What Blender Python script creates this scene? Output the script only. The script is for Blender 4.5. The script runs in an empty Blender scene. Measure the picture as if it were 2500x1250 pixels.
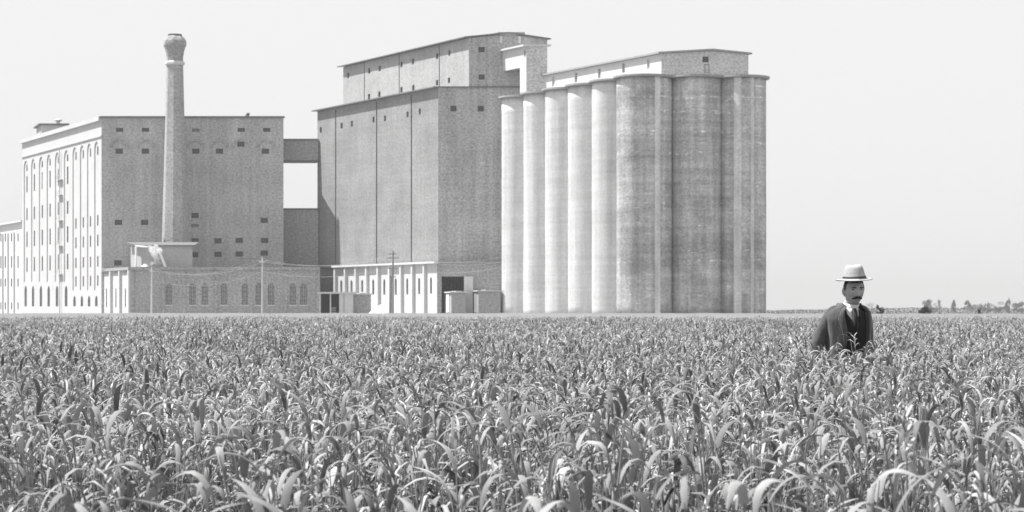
import bpy, bmesh, math, random
from mathutils import Vector, Matrix, noise
from math import radians as R, pi, sin, cos, tan, atan2, sqrt

random.seed(7)
SC = bpy.context.scene
COL = SC.collection

# ------------------------------------------------------------ camera, sky, sun
EYE = 1.47            # eye height above the field
F = 5400.0            # focal length in photograph pixels (2500 wide)
HY = 758.0            # horizon row in the photograph
cam_d = bpy.data.cameras.new("camera")
cam = bpy.data.objects.new("camera", cam_d); COL.objects.link(cam)
cam.location = (0, 0, EYE); cam.rotation_euler = (R(90), 0, 0)
cam_d.sensor_width = 36.0; cam_d.lens = 36.0 * F / 2500.0
cam_d.shift_y = (HY - 625.0) / 2500.0
cam_d.clip_start = 0.1; cam_d.clip_end = 12000
cam_d.dof.use_dof = True; cam_d.dof.focus_distance = 15.0; cam_d.dof.aperture_fstop = 11.0
SC.camera = cam

SUN_EL, SUN_BACK = 62.0, 7.0
sv = Vector((-cos(R(SUN_EL)) * cos(R(SUN_BACK)), cos(R(SUN_EL)) * sin(R(SUN_BACK)), sin(R(SUN_EL))))
sun_d = bpy.data.lights.new("sun", 'SUN'); sun_d.energy = 4.6; sun_d.angle = R(0.6)
sun_d.color = (1.0, 0.995, 0.985)
sun = bpy.data.objects.new("sun", sun_d); COL.objects.link(sun)
sun.rotation_euler = sv.to_track_quat('Z', 'Y').to_euler(); sun.location = (-60, 40, 120)

w = bpy.data.worlds.new("World"); SC.world = w; w.use_nodes = True
nt = w.node_tree; nt.nodes.clear()
sky = nt.nodes.new("ShaderNodeTexSky"); sky.sky_type = 'NISHITA'; sky.sun_disc = False
sky.sun_elevation = R(SUN_EL); sky.sun_rotation = atan2(sv.x, sv.y)
sky.air_density = 1.0; sky.dust_density = 2.5; sky.ozone_density = 1.0
bw = nt.nodes.new("ShaderNodeRGBToBW")
# milky, evenly bright summer sky as an old plate records it: Nishita luminance evened out by thin high haze
mx = nt.nodes.new("ShaderNodeMix"); mx.data_type = 'FLOAT'; mx.inputs[0].default_value = 0.94
mx.inputs[3].default_value = 4.0
bg = nt.nodes.new("ShaderNodeBackground"); bg.inputs[1].default_value = 0.1
wo = nt.nodes.new("ShaderNodeOutputWorld")
nt.links.new(sky.outputs[0], bw.inputs[0]); nt.links.new(bw.outputs[0], mx.inputs[2])
nt.links.new(mx.outputs[0], bg.inputs[0]); nt.links.new(bg.outputs[0], wo.inputs[0])

SC.view_settings.view_transform = 'Standard'; SC.view_settings.look = 'None'
SC.view_settings.gamma = 1.0; SC.view_settings.exposure = 1.2
SC.view_settings.use_curve_mapping = False
SC.render.engine = 'CYCLES'
SC.cycles.max_bounces = 6; SC.cycles.diffuse_bounces = 3; SC.cycles.transmission_bounces = 3
SC.cycles.volume_bounces = 1

# ------------------------------------------------------------ materials (all neutral grey: a monochrome plate)
def _nodes(name):
    m = bpy.data.materials.new(name); m.use_nodes = True
    n = m.node_tree; b = n.nodes["Principled BSDF"]
    return m, n, b

def _tex(n, kind, scale, detail=3.0, stretch=(1, 1, 1), coord='Object', rough=0.55):
    tc = n.nodes.new("ShaderNodeTexCoord"); mp = n.nodes.new("ShaderNodeMapping")
    mp.inputs['Scale'].default_value = stretch
    n.links.new(tc.outputs[coord], mp.inputs[0])
    t = n.nodes.new(kind); t.inputs['Scale'].default_value = scale
    if 'Detail' in t.inputs: t.inputs['Detail'].default_value = detail
    if 'Roughness' in t.inputs: t.inputs['Roughness'].default_value = rough
    n.links.new(mp.outputs[0], t.inputs[0])
    return t.outputs[0]

def _range(n, v, a, b, c, d):
    r = n.nodes.new("ShaderNodeMapRange")
    r.inputs[1].default_value = a; r.inputs[2].default_value = b
    r.inputs[3].default_value = c; r.inputs[4].default_value = d
    n.links.new(v, r.inputs[0]); return r.outputs[0]

def _mul(n, a, b, op='MULTIPLY'):
    m = n.nodes.new("ShaderNodeMath"); m.operation = op
    for i, x in enumerate((a, b)):
        if isinstance(x, (int, float)): m.inputs[i].default_value = x
        else: n.links.new(x, m.inputs[i])
    return m.outputs[0]

def masonry(name, base, grain=0.22, stain=0.14, streak=0.10, rows=0.0, rough=0.92, patches=0.0):
    """weathered wall: fine mottling, broad stains, vertical streaks, faint pour/course lines"""
    m, n, b = _nodes(name)
    g = _range(n, _tex(n, "ShaderNodeTexNoise", 2.3, 3, (1, 1, 1.3), rough=0.85), 0.36, 0.64, 1 - grain, 1 + grain)
    s = _range(n, _tex(n, "ShaderNodeTexNoise", 0.16, 4), 0.3, 0.7, 1 - stain, 1 + stain)
    k = _range(n, _tex(n, "ShaderNodeTexNoise", 0.9, 4, (1, 1, 0.05)), 0.3, 0.7, 1 - streak, 1 + streak)
    v = _mul(n, _mul(n, g, s), k)
    if rows:
        r = _range(n, _tex(n, "ShaderNodeTexNoise", 1.2, 2, (0.04, 0.04, 1.0)), 0.35, 0.65, 1 - rows, 1 + rows)
        v = _mul(n, v, r)
    if patches:   # whitish cement patches along the pour joints
        p1 = _range(n, _tex(n, "ShaderNodeTexNoise", 0.75, 2, (1, 1, 3.2)), 0.58, 0.66, 0, 1)
        p2 = _range(n, _tex(n, "ShaderNodeTexNoise", 0.9, 1, (0.01, 0.01, 1.0)), 0.54, 0.58, 0.12, 1)
        p3 = _range(n, _tex(n, "ShaderNodeTexNoise", 0.35, 3, (1, 1, 0.02)), 0.57, 0.66, 0, 0.22)   # pale vertical bands
        p4 = _range(n, _tex(n, "ShaderNodeTexNoise", 0.30, 3, (0.35, 0.35, 0.45)), 0.52, 0.68, 1, 0.62)  # darker zones
        tc = n.nodes.new("ShaderNodeTexCoord"); sx = n.nodes.new("ShaderNodeSeparateXYZ"); n.links.new(tc.outputs['Object'], sx.inputs[0])
        wz = _mul(n, sx.outputs[2], _range(n, _tex(n, "ShaderNodeTexNoise", 0.25, 3), 0.3, 0.7, -2.5, 2.5), 'ADD')
        b1 = _range(n, wz, 6.5, 9.5, 0, 1); b2 = _range(n, wz, 12.0, 16.0, 1, 0)       # darker belt low on the bins
        p4 = _mul(n, p4, _range(n, _mul(n, b1, b2), 0, 1, 1, 0.74))
        v = _mul(n, _mul(n, v, _mul(n, p3, 1.0, 'ADD')), p4)
        v = _mul(n, v, _mul(n, _mul(n, _mul(n, p1, p2), patches), 1.0, 'ADD'))
    v = _mul(n, v, base)
    n.links.new(v, b.inputs['Base Color']); b.inputs['Roughness'].default_value = rough
    b.inputs['Specular IOR Level'].default_value = 0.2
    bp = n.nodes.new("ShaderNodeBump"); bp.inputs['Strength'].default_value = 0.35; bp.inputs['Distance'].default_value = 0.03
    n.links.new(g, bp.inputs['Height']); n.links.new(bp.outputs[0], b.inputs['Normal'])
    return m

def plain(name, base, rough=0.7, var=0.12, scale=8.0, spec=0.3):
    m, n, b = _nodes(name)
    v = _mul(n, _range(n, _tex(n, "ShaderNodeTexNoise", scale, 4), 0.3, 0.7, 1 - var, 1 + var), base)
    n.links.new(v, b.inputs['Base Color']); b.inputs['Roughness'].default_value = rough
    b.inputs['Specular IOR Level'].default_value = spec
    return m

def cloth(name, base, weave=240.0):
    m, n, b = _nodes(name)
    v = _mul(n, _range(n, _tex(n, "ShaderNodeTexNoise", 14, 4), 0.3, 0.7, 0.8, 1.25), base)
    n.links.new(v, b.inputs['Base Color']); b.inputs['Roughness'].default_value = 0.95
    b.inputs['Sheen Weight'].default_value = 0.25; b.inputs['Specular IOR Level'].default_value = 0.15
    bp = n.nodes.new("ShaderNodeBump"); bp.inputs['Strength'].default_value = 0.9; bp.inputs['Distance'].default_value = 0.018
    t = _tex(n, "ShaderNodeTexNoise", 9, 3, (1.6, 1.6, 0.45)); n.links.new(t, bp.inputs['Height'])
    n.links.new(bp.outputs[0], b.inputs['Normal'])
    return m

def leafmat(name, base, trans=0.35, var=0.3):
    m, n, b = _nodes(name)
    oi = n.nodes.new("ShaderNodeObjectInfo")
    at = n.nodes.new("ShaderNodeAttribute"); at.attribute_name = "tone"
    ob = _range(n, oi.outputs['Random'], 0, 1, 1 - var * 0.4, 1 + var * 0.4)
    vein = _range(n, _tex(n, "ShaderNodeTexNoise", 30, 3, (1, 1, 0.2)), 0.3, 0.7, 0.88, 1.12)
    v = _mul(n, _mul(n, _mul(n, ob, vein), at.outputs['Fac']), base)
    n.links.new(v, b.inputs['Base Color']); b.inputs['Roughness'].default_value = 0.62
    b.inputs['Specular IOR Level'].default_value = 0.18
    tr = n.nodes.new("ShaderNodeBsdfTranslucent"); ms = n.nodes.new("ShaderNodeMixShader")
    n.links.new(v, tr.inputs[0]); ms.inputs[0].default_value = trans
    out = n.nodes["Material Output"]
    n.links.new(b.outputs[0], ms.inputs[1]); n.links.new(tr.outputs[0], ms.inputs[2])
    n.links.new(ms.outputs[0], out.inputs[0])
    return m

M = {}
M['mill_side']   = masonry("painted_pale_masonry", 0.455, 0.06, 0.05, 0.04)
M['mill_front']  = masonry("mill_brickwork", 0.345, 0.36, 0.17, 0.10)
M['low_front']   = masonry("low_brickwork", 0.30, 0.38, 0.12, 0.05)
M['low_side']    = masonry("limewashed_masonry", 0.50, 0.08, 0.06, 0.05)
M['link']        = masonry("dark_corrugated_cladding", 0.29, 0.36, 0.10, 0.05)
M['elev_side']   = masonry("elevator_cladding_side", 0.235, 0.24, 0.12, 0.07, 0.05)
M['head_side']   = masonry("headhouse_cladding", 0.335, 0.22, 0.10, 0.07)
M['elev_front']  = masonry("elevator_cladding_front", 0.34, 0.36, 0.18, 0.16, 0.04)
M['annex']       = masonry("whitewashed_wall", 0.54, 0.05, 0.05, 0.05)
M['concrete']    = masonry("slipformed_concrete", 0.58, 0.09, 0.08, 0.14, 0.06)
M['concrete_d']  = masonry("slipformed_concrete_patched", 0.41, 0.26, 0.14, 0.24, 0.13, patches=0.7)
M['gallery']     = masonry("gallery_render", 0.52, 0.07, 0.05, 0.04)
M['gallery_f']   = masonry("gallery_render_front", 0.46, 0.34, 0.10, 0.05)
M['chimney']     = masonry("chimney_brick", 0.31, 0.34, 0.12, 0.06)
M['soot_brick']  = masonry("sooty_chimney_brick", 0.25, 0.34, 0.15, 0.10)
M['far_wall']    = masonry("far_pale_masonry", 0.56, 0.05, 0.05, 0.04)
M['roof']        = plain("tarred_roof", 0.13, 0.85, 0.2, 2)
M['slab']        = plain("slab_edge_concrete", 0.28, 0.9, 0.2, 3)
M['glass']       = plain("dark_window_glass", 0.02, 0.35, 0.3, 3, 0.5)
M['frame']       = plain("window_frame_paint", 0.07, 0.6, 0.2, 4)
M['frame_pale']  = plain("pale_window_frame_paint", 0.42, 0.6, 0.15, 4)
M['brickup']     = masonry("bricked_up_opening", 0.26, 0.25, 0.1, 0.04)
M['sill']        = plain("stone_sill", 0.50, 0.8, 0.1, 5)
M['dark']        = plain("dark_interior", 0.03, 0.9, 0.2, 2)
M['iron']        = plain("dark_ironwork", 0.07, 0.5, 0.2, 5)
M['pole']        = plain("weathered_pole_wood", 0.20, 0.9, 0.25, 6)
M['pole_pale']   = plain("bleached_pole_wood", 0.50, 0.9, 0.2, 6)
M['plank']       = plain("plank_wood", 0.30, 0.85, 0.25, 3)
M['plank_pale']  = plain("pale_plank_wood", 0.46, 0.85, 0.15, 3)
M['white']       = plain("white_paint", 0.78, 0.7, 0.06, 4)
M['sand']        = plain("pale_sand", 0.55, 0.95, 0.15, 1.5)
M['soil']        = plain("field_soil", 0.12, 0.95, 0.3, 0.8)
M['yard']        = plain("trodden_yard_earth", 0.22, 0.95, 0.2, 0.2)
M['leaf']        = leafmat("crop_leaf", 0.228, 0.15)
M['stem']        = leafmat("crop_stem", 0.24, 0.12)
M['tree_leaf']   = leafmat("tree_foliage", 0.07, 0.1)
M['bush_leaf']   = leafmat("bush_foliage", 0.03, 0.1)
M['bark']        = plain("tree_bark", 0.10, 0.9, 0.3, 4)
M['coat']        = cloth("coat_wool", 0.064)
M['vest']        = cloth("waistcoat_wool", 0.013)
M['trouser']     = cloth("trouser_wool", 0.03)
M['shirt']       = plain("starched_linen", 0.55, 0.7, 0.05, 10)
M['tie']         = cloth("silk_tie", 0.018)
M['skin']        = plain("sunburnt_skin", 0.34, 0.55, 0.10, 30)
M['hair']        = plain("dark_hair", 0.025, 0.7, 0.3, 60)
M['straw']       = plain("straw_weave", 0.31, 0.8, 0.14, 60)
M['ribbon']      = plain("hat_ribbon", 0.035, 0.6, 0.1, 20)

def canopy_mat():
    m, n, b = _nodes("distant_crop_canopy")
    a = _range(n, _tex(n, "ShaderNodeTexNoise", 1.3, 6, (1, 0.5, 1), rough=0.8), 0.3, 0.7, 0.72, 1.28)
    c = _range(n, _tex(n, "ShaderNodeTexNoise", 0.03, 3, (1, 0.25, 1)), 0.3, 0.7, 0.9, 1.1)
    v = _mul(n, _mul(n, a, c), 0.148)
    n.links.new(v, b.inputs['Base Color']); b.inputs['Roughness'].default_value = 0.95
    b.inputs['Specular IOR Level'].default_value = 0.1
    return m
M['canopy'] = canopy_mat()

# ------------------------------------------------------------ mesh helpers
class MB:
    def __init__(s): s.v = []; s.f = []
    def add(s, vs, fs):
        o = len(s.v); s.v += [tuple(p) for p in vs]; s.f += [tuple(i + o for i in f) for f in fs]; return s
    def quad(s, a, b, c, d): return s.add([a, b, c, d], [(0, 1, 2, 3)])
    def box(s, lo, hi):
        x0, y0, z0 = lo; x1, y1, z1 = hi
        return s.add([(x0,y0,z0),(x1,y0,z0),(x1,y1,z0),(x0,y1,z0),(x0,y0,z1),(x1,y0,z1),(x1,y1,z1),(x0,y1,z1)],
                     [(0,3,2,1),(4,5,6,7),(0,1,5,4),(1,2,6,5),(2,3,7,6),(3,0,4,7)])
    def prism(s, pts, z0, z1):
        n = len(pts)
        z0f = z0 if callable(z0) else (lambda p: z0); z1f = z1 if callable(z1) else (lambda p: z1)
        vs = [(p[0], p[1], z0f(p)) for p in pts] + [(p[0], p[1], z1f(p)) for p in pts]
        fs = [tuple(range(n))[::-1], tuple(range(n, 2 * n))] + [(i, (i + 1) % n, n + (i + 1) % n, n + i) for i in range(n)]
        return s.add(vs, fs)
    def tube(s, pts, rad, n=8, cap=True):
        pts = [Vector(p) for p in pts]; rr = rad if isinstance(rad, (list, tuple)) else [rad] * len(pts)
        vs = []; fs = []; up = None
        for i, p in enumerate(pts):
            t = (pts[min(i + 1, len(pts) - 1)] - pts[max(i - 1, 0)]).normalized()
            if up is None: up = Vector((0, 1, 0)) if abs(t.y) < 0.9 else Vector((1, 0, 0))
            a = t.cross(up).normalized(); b = t.cross(a).normalized(); up = -b if False else up
            for k in range(n):
                q = 2 * pi * k / n; vs.append(p + (a * cos(q) + b * sin(q)) * rr[i])
        for i in range(len(pts) - 1):
            for k in range(n):
                fs.append((i*n+k, i*n+(k+1)%n, (i+1)*n+(k+1)%n, (i+1)*n+k))
        if cap: fs += [tuple(range(n))[::-1], tuple(range((len(pts)-1)*n, len(pts)*n))]
        return s.add(vs, fs)
    def lathe(s, prof, c, n=32, rot=0.0, cap=True):
        vs = []; fs = []
        for r, z in prof:
            for k in range(n):
                q = 2 * pi * k / n + rot; vs.append((c[0] + r * cos(q), c[1] + r * sin(q), z))
        for i in range(len(prof) - 1):
            for k in range(n):
                fs.append((i*n+k, i*n+(k+1)%n, (i+1)*n+(k+1)%n, (i+1)*n+k))
        if cap: fs += [tuple(range(n))[::-1], tuple(range((len(prof)-1)*n, len(prof)*n))]
        return s.add(vs, fs)

ORI = {}
def link_mesh(name, mb, mat, parent=None, smooth=False, loc=None):
    """one mesh object from world-space geometry; its origin is its parent's origin (or loc)"""
    base = Vector(loc) if loc else (ORI[parent.name] if parent else Vector((0, 0, 0)))
    me = bpy.data.meshes.new(name)
    me.from_pydata([tuple(Vector(p) - base) for p in mb.v], [], mb.f); me.update()
    me.materials.append(mat)
    if smooth: me.shade_smooth()
    o = bpy.data.objects.new(name, me); COL.objects.link(o)
    if parent: o.parent = parent
    else: o.location = base
    ORI[o.name] = base
    return o
def thing(name, label, cat, loc=(0, 0, 0), group=None):
    o = bpy.data.objects.new(name, None); COL.objects.link(o); o.location = loc
    o.empty_display_size = 0.5
    ORI[o.name] = Vector(loc); tag(o, label, cat, group); return o
def tag(o, label=None, cat=None, group=None, kind=None):
    if label: o['label'] = label
    if cat: o['category'] = cat
    if group: o['group'] = group
    if kind: o['kind'] = kind
    return o

def X(px, D): return (px - 1250.0) / F * D
def Z(py, D): return EYE + (HY - py) / F * D

class Face:
    """a vertical wall plane from plan point a to plan point b; built from sight lines (column, distance)"""
    def __init__(s, a, b):
        s.p0 = Vector((X(*a), a[1])); s.p1 = Vector((X(*b), b[1]))
        d = s.p1 - s.p0; s.L = d.length; s.u = d / s.L
        n = Vector((s.u.y, -s.u.x))
        if n.y > 0: n = -n                       # outward = towards the field
        s.n = n
    def hit(s, px, py=None):
        t = (px - 1250.0) / F                    # ray x = t*y
        # p0 + u*k : x = t*y
        k = (t * s.p0.y - s.p0.x) / (s.u.x - t * s.u.y)
        D = s.p0.y + s.u.y * k
        return (k, None if py is None else Z(py, D))
    def pt(s, u, z, out=0.0):
        p = s.p0 + s.u * u + s.n * out
        return (p.x, p.y, z)
    def bar(s, mb, u0, u1, z0, z1, o0, o1):
        P = s.pt
        vs = [P(u0,z0,o0),P(u1,z0,o0),P(u1,z0,o1),P(u0,z0,o1),P(u0,z1,o0),P(u1,z1,o0),P(u1,z1,o1),P(u0,z1,o1)]
        return mb.add(vs, [(0,3,2,1),(4,5,6,7),(0,1,5,4),(1,2,6,5),(2,3,7,6),(3,0,4,7)])

def plate(mb, fc, u0, u1, z0, z1, holes=(), out=0.0, depth=0.3):
    """wall sheet with rectangular (or round-headed) openings and their reveals. holes: (u0,u1,z0,z1,arch)"""
    us = sorted(set([u0, u1] + [round(h[i], 4) for h in holes for i in (0, 1)]))
    zs = [z0, z1] + [round(h[i], 4) for h in holes for i in (2, 3)]
    for h in holes:
        if h[4]: zs.append(round(h[3] - (h[1] - h[0]) / 2, 4))
    zs = sorted(set(zs))
    P = fc.pt
    for i in range(len(us) - 1):
        for j in range(len(zs) - 1):
            cu = (us[i] + us[i+1]) / 2; cz = (zs[j] + zs[j+1]) / 2
            if any(h[0] < cu < h[1] and h[2] < cz < h[3] for h in holes): continue
            mb.quad(P(us[i], zs[j], out), P(us[i+1], zs[j], out), P(us[i+1], zs[j+1], out), P(us[i], zs[j+1], out))
    for a, b, c, d, arch in holes:
        i = out - depth
        top = d - (b - a) / 2 if arch else d
        mb.quad(P(a,c,out),P(a,top,out),P(a,top,i),P(a,c,i)); mb.quad(P(b,c,out),P(b,top,out),P(b,top,i),P(b,c,i))
        mb.quad(P(a,c,out),P(b,c,out),P(b,c,i),P(a,c,i))
        if not arch: mb.quad(P(a,d,out),P(b,d,out),P(b,d,i),P(a,d,i))
        else:
            r = (b - a) / 2; m = (a + b) / 2; N = 10
            arc = [(m - r * cos(pi * k / N), top + r * sin(pi * k / N)) for k in range(N + 1)]
            for k in range(N):
                (ua, za), (ub, zb) = arc[k], arc[k+1]
                mb.quad(P(ua,za,out),P(ub,zb,out),P(ub,zb,i),P(ua,za,i))
                cor = (a, d) if k < N / 2 else (b, d)
                mb.add([P(ua,za,out),P(ub,zb,out),P(cor[0],cor[1],out)], [(0,1,2)])
    return mb

def window(fc, h, parent, depth=0.25, nx=2, nz=2, out=0.0, bar=0.07, mat='frame', glass='glass', name='window', sill=False, border=0.09):
    """frame with glazing bars (part) and pane (sub-part) standing in an opening"""
    a, b, c, d, arch = h; i = out - depth
    mb = MB(); t = border
    fc.bar(mb, a, a+t, c, d, i, i+0.08); fc.bar(mb, b-t, b, c, d, i, i+0.08)
    fc.bar(mb, a+t, b-t, c, c+t, i, i+0.08); fc.bar(mb, a+t, b-t, d-t, d, i, i+0.08)
    for k in range(1, nx):
        u = a + (b - a) * k / nx; fc.bar(mb, u-bar/2, u+bar/2, c+t, d-t, i, i+0.06)
    for k in range(1, nz):
        z = c + (d - c) * k / nz; fc.bar(mb, a+t, b-t, z-bar/2, z+bar/2, i+0.003, i+0.057)
    w_ = link_mesh(name, mb, M[mat], parent)
    g = MB(); g.quad(fc.pt(a, c, i+0.02), fc.pt(b, c, i+0.02), fc.pt(b, d, i+0.02), fc.pt(a, d, i+0.02))
    link_mesh('pane', g, M[glass], w_)
    if sill:
        sb = MB(); fc.bar(sb, a-0.15, b+0.15, c-0.22, c-0.003, out-0.1, out+0.14)
        link_mesh('sill', sb, M['sill'], w_)
    return w_

def gable_roof(mb, fc_front, u0, u1, zl, zr, zridge, ur, depthvec, th=0.35, over=0.6):
    """low ridged roof extruded along depthvec from a front section"""
    dv = Vector(depthvec); dn = dv.normalized()
    sec = [(u0, zl), (ur, zridge), (u1, zr)]
    vs = []
    for e, q in ((0, -over), (1, dv.length + over)):
        for u, z in sec:
            p = fc_front.p0 + fc_front.u * u + Vector((dn.x, dn.y)) * q
            vs += [(p.x, p.y, z), (p.x, p.y, z + th)]
    a = lambda e, i, t: e * 6 + i * 2 + t
    fs = []
    for i in (0, 1):
        fs.append((a(0,i,1), a(0,i+1,1), a(1,i+1,1), a(1,i,1)))
        fs.append((a(0,i,0), a(1,i,0), a(1,i+1,0), a(0,i+1,0)))
        for e in (0, 1): fs.append((a(e,i,0), a(e,i+1,0), a(e,i+1,1), a(e,i,1)))
    for i in (0, 2): fs.append((a(0,i,0), a(0,i,1), a(1,i,1), a(1,i,0)))
    return mb.add(vs, fs)

# ------------------------------------------------------------ ground
g = MB(); S_ = 3200
g.quad((-S_, -60, 0), (S_, -60, 0), (S_, 6300, 0), (-S_, 6300, 0))
tag(link_mesh('ground', g, M['soil']), kind='structure')
g = MB(); g.prism([(-170, 348), (95, 333), (120, 600), (-190, 600)], -0.2, 0.02)
tag(link_mesh('yard', g, M['yard']), kind='structure')

hz = MB(); hz.box((-3300, -80, -1.0), (3300, 6400, 70))
hzo = link_mesh('haze', hz, M['soil']); hzo.data.materials.clear()
hm = bpy.data.materials.new("summer_haze"); hm.use_nodes = True; hn = hm.node_tree; hn.nodes.remove(hn.nodes["Principled BSDF"])
hv = hn.nodes.new("ShaderNodeVolumePrincipled"); hv.inputs['Color'].default_value = (.50, .50, .50, 1); hv.inputs['Density'].default_value = 0.00026
hv.inputs['Anisotropy'].default_value = 0.0
hn.links.new(hv.outputs[0], hn.nodes["Material Output"].inputs['Volume']); hzo.data.materials.append(hm)
tag(hzo, 'thin pale summer haze lying over the field and the buildings', kind='stuff')

def back_dir(vx):       # horizontal direction whose vanishing point is column vx
    d = Vector(((vx - 1250.0) / F, 1.0)); return d.normalized()

# ------------------------------------------------------------ grain elevator (tall block with headhouse)
DE = 391.0
VE = -1700.0
def Dat(px, px0, D0, vx): return D0 * (px0 - vx) / (px - vx)
def build_elevator():
    fr = Face((1070, DE), (1340, DE)); D1 = Dat(775, 1070, DE, VE)
    sd = Face((1070, DE), (775, D1))
    t = thing('grain_elevator', 'tall grey clad grain elevator with a long raised headhouse on its roof', 'grain elevator', (fr.p0.x, fr.p0.y, 0))
    ze = Z(214, DE)
    # front wall
    fh = []
    for px, py in ((1107, 265), (1174, 265)):
        a, z0 = fr.hit(px - 7.5, py + 7); b, z1 = fr.hit(px + 7.5, py - 7); fh.append((a, b, z0, z1, False))
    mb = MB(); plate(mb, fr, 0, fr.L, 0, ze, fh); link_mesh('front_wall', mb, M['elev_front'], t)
    for h in fh: window(fr, h, t, nx=3, nz=3)
    # side wall
    sh = []
    for px, py in ((783, 317), (834, 307), (859, 302), (912, 292), (940, 289), (995, 279), (1025, 272)):
        a, z0 = sd.hit(px + 2.6, py + 6.5); b, z1 = sd.hit(px - 2.6, py - 6.5); sh.append((a, b, z0, z1, False))
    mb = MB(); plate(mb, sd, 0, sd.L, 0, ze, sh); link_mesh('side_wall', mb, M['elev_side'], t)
    for h in sh: window(sd, h, t, nx=1, nz=3)
    for px in (820, 920, 1005):          # rain pipes down the side wall
        u, _ = sd.hit(px); mb = MB(); sd.bar(mb, u - 0.07, u + 0.07, 10.3, ze - 0.4, 0.003, 0.14)
        link_mesh('rain_pipe', mb, M['frame'], t)
    # back and far walls
    bk = [fr.p1, fr.p1 + sd.u * sd.L, sd.p1]
    mb = MB()
    mb.quad((bk[0].x, bk[0].y, 0), (bk[1].x, bk[1].y, 0), (bk[1].x, bk[1].y, ze), (bk[0].x, bk[0].y, ze))
    mb.quad((bk[1].x, bk[1].y, 0), (bk[2].x, bk[2].y, 0), (bk[2].x, bk[2].y, ze), (bk[1].x, bk[1].y, ze))
    link_mesh('back_wall', mb, M['elev_side'], t)
    # flat roof with oversailing eaves
    o = 0.75
    A = fr.p0 - fr.u * (o + 0.2) - sd.u * 0.25; B = fr.p1 + fr.u * 0.3 - sd.u * 0.25
    Cc = fr.p1 + fr.u * 0.3 + sd.u * (sd.L + 0.6); Dd = sd.p1 - fr.u * (o + 0.2) + sd.u * 0.6
    mb = MB(); mb.prism([A, B, Cc, Dd], ze, ze + 0.22); link_mesh('roof', mb, M['roof'], t)
    # headhouse
    hf = Face((1145, DE), (1336, DE)); D2 = Dat(838, 1145, DE, VE)
    hs = Face((1145, DE), (838, D2))
    zl = Z(92, DE); zr = Z(96, DE); zt = Z(83, DE); ur = hf.hit(1240)[0]
    hb = ze + 0.223
    fh = []
    for px, py in ((1176, 121), (1176, 188)):
        a, z0 = hf.hit(px - 7.5, py + 6.5); b, z1 = hf.hit(px + 7.5, py - 6.5); fh.append((a, b, z0, z1, False))
    mb = MB(); plate(mb, hf, 0, hf.L, hb, zl, fh, out=-0.01)
    P = hf.pt
    mb.add([P(0, zl, -.01), P(ur, zt, -.01), P(hf.L, zr, -.01), P(hf.L, zl, -.01)], [(0, 1, 2, 3)] if zr < zl else [(0, 1, 2)])
    link_mesh('headhouse_front_wall', mb, M['elev_front'], t)
    for h in fh: window(hf, h, t, nx=3, nz=3)
    sh = []
    for px, py in ((850,184),(901,173),(927,167),(980,157),(1008,150),(1067,137),(1097,129),
                   (901,236),(926,230),(980,219),(1009,214),(1067,202),(1096,196)):
        a, z0 = hs.hit(px + 2.8, py + 6); b, z1 = hs.hit(px - 2.8, py - 6); sh.append((a, b, z0, z1, False))
    mb = MB(); plate(mb, hs, 0.01, hs.L, hb, zl, sh); link_mesh('headhouse_side_wall', mb, M['head_side'], t)
    for h in sh: window(hs, h, t, nx=1, nz=3)
    for px in (890, 975, 1073):
        u, _ = hs.hit(px); mb = MB(); hs.bar(mb, u - 0.04, u + 0.04, hb, zl, 0.003, 0.10)
        link_mesh('cover_strip', mb, M['frame'], t)
    q1 = hf.p1 + hs.u * hs.L
    mb = MB()
    mb.quad((hf.p1.x, hf.p1.y + .02, hb), (q1.x, q1.y, hb), (q1.x, q1.y, zr), (hf.p1.x, hf.p1.y + .02, zr))
    mb.add([(q1.x, q1.y, hb), (hs.p1.x, hs.p1.y, hb), (hs.p1.x, hs.p1.y, zl), ((q1.x+hs.p1.x)/2, q1.y, zt), (q1.x, q1.y, zr)], [(0,1,2,3,4)])
    link_mesh('headhouse_back_wall', mb, M['elev_side'], t)
    mb = MB(); gable_roof(mb, hf, -1.05, hf.L + 0.45, zl - 0.02, zr - 0.05, zt + 0.12, ur, (hs.u * hs.L).to_3d(), 0.2, 0.5)
    link_mesh('headhouse_roof', mb, M['roof'], t)
    mb = MB()   # raised ridge ventilator
    a = hf.hit(1213)[0]; b = hf.hit(1279)[0]
    pts = [hf.p0 + hf.u * a - hs.u * 0.4, hf.p0 + hf.u * b - hs.u * 0.4, hf.p0 + hf.u * b + hs.u * 30, hf.p0 + hf.u * a + hs.u * 30]
    mb.prism(pts, Z(85, DE), Z(79, DE)); link_mesh('ridge_ventilator', mb, M['slab'], t)
    for u in (a + .5, b - 1.0):
        mb = MB(); hf.bar(mb, u, u + 0.5, zl - 1.0, zl + 0.25, 0.003, 0.35); link_mesh('roof_bracket', mb, M['sill'], t)
    # transfer house between headhouse and silo gallery
    Db = Dat(1285, 1228, DE, VE)
    bf = Face((1285, Db), (1336, Db)); bs = Face((1285, Db), (1228, DE))
    zt2 = Z(113, Db); zb = Z(168, 387.0); zlow = Z(196, Db) - 2.0
    a, z0 = bs.hit(1283, 138); b, z1 = bs.hit(1279.5, 123)
    hole = (a, b, z0, z1, False)
    mb = MB(); plate(mb, bs, 0, bs.L - 0.02, zb, zt2, [hole]); link_mesh('transfer_house_side_wall', mb, M['gallery'], t)
    window(bs, hole, t, nx=1, nz=3)
    mb = MB(); plate(mb, bf, 0, bf.L, zlow, zt2, []); link_mesh('transfer_house_front_wall', mb, M['gallery_f'], t)
    leg = 0.27 * bs.L
    mb = MB(); plate(mb, bs, 0, leg, zlow, zb, [])
    q = bf.p1 + bs.u * leg; pL = bs.p0 + bs.u * leg
    mb.quad((pL.x, pL.y, zlow), (q.x, q.y, zlow), (q.x, q.y, zb), (pL.x, pL.y, zb))
    link_mesh('transfer_house_leg', mb, M['gallery'], t)
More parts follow.
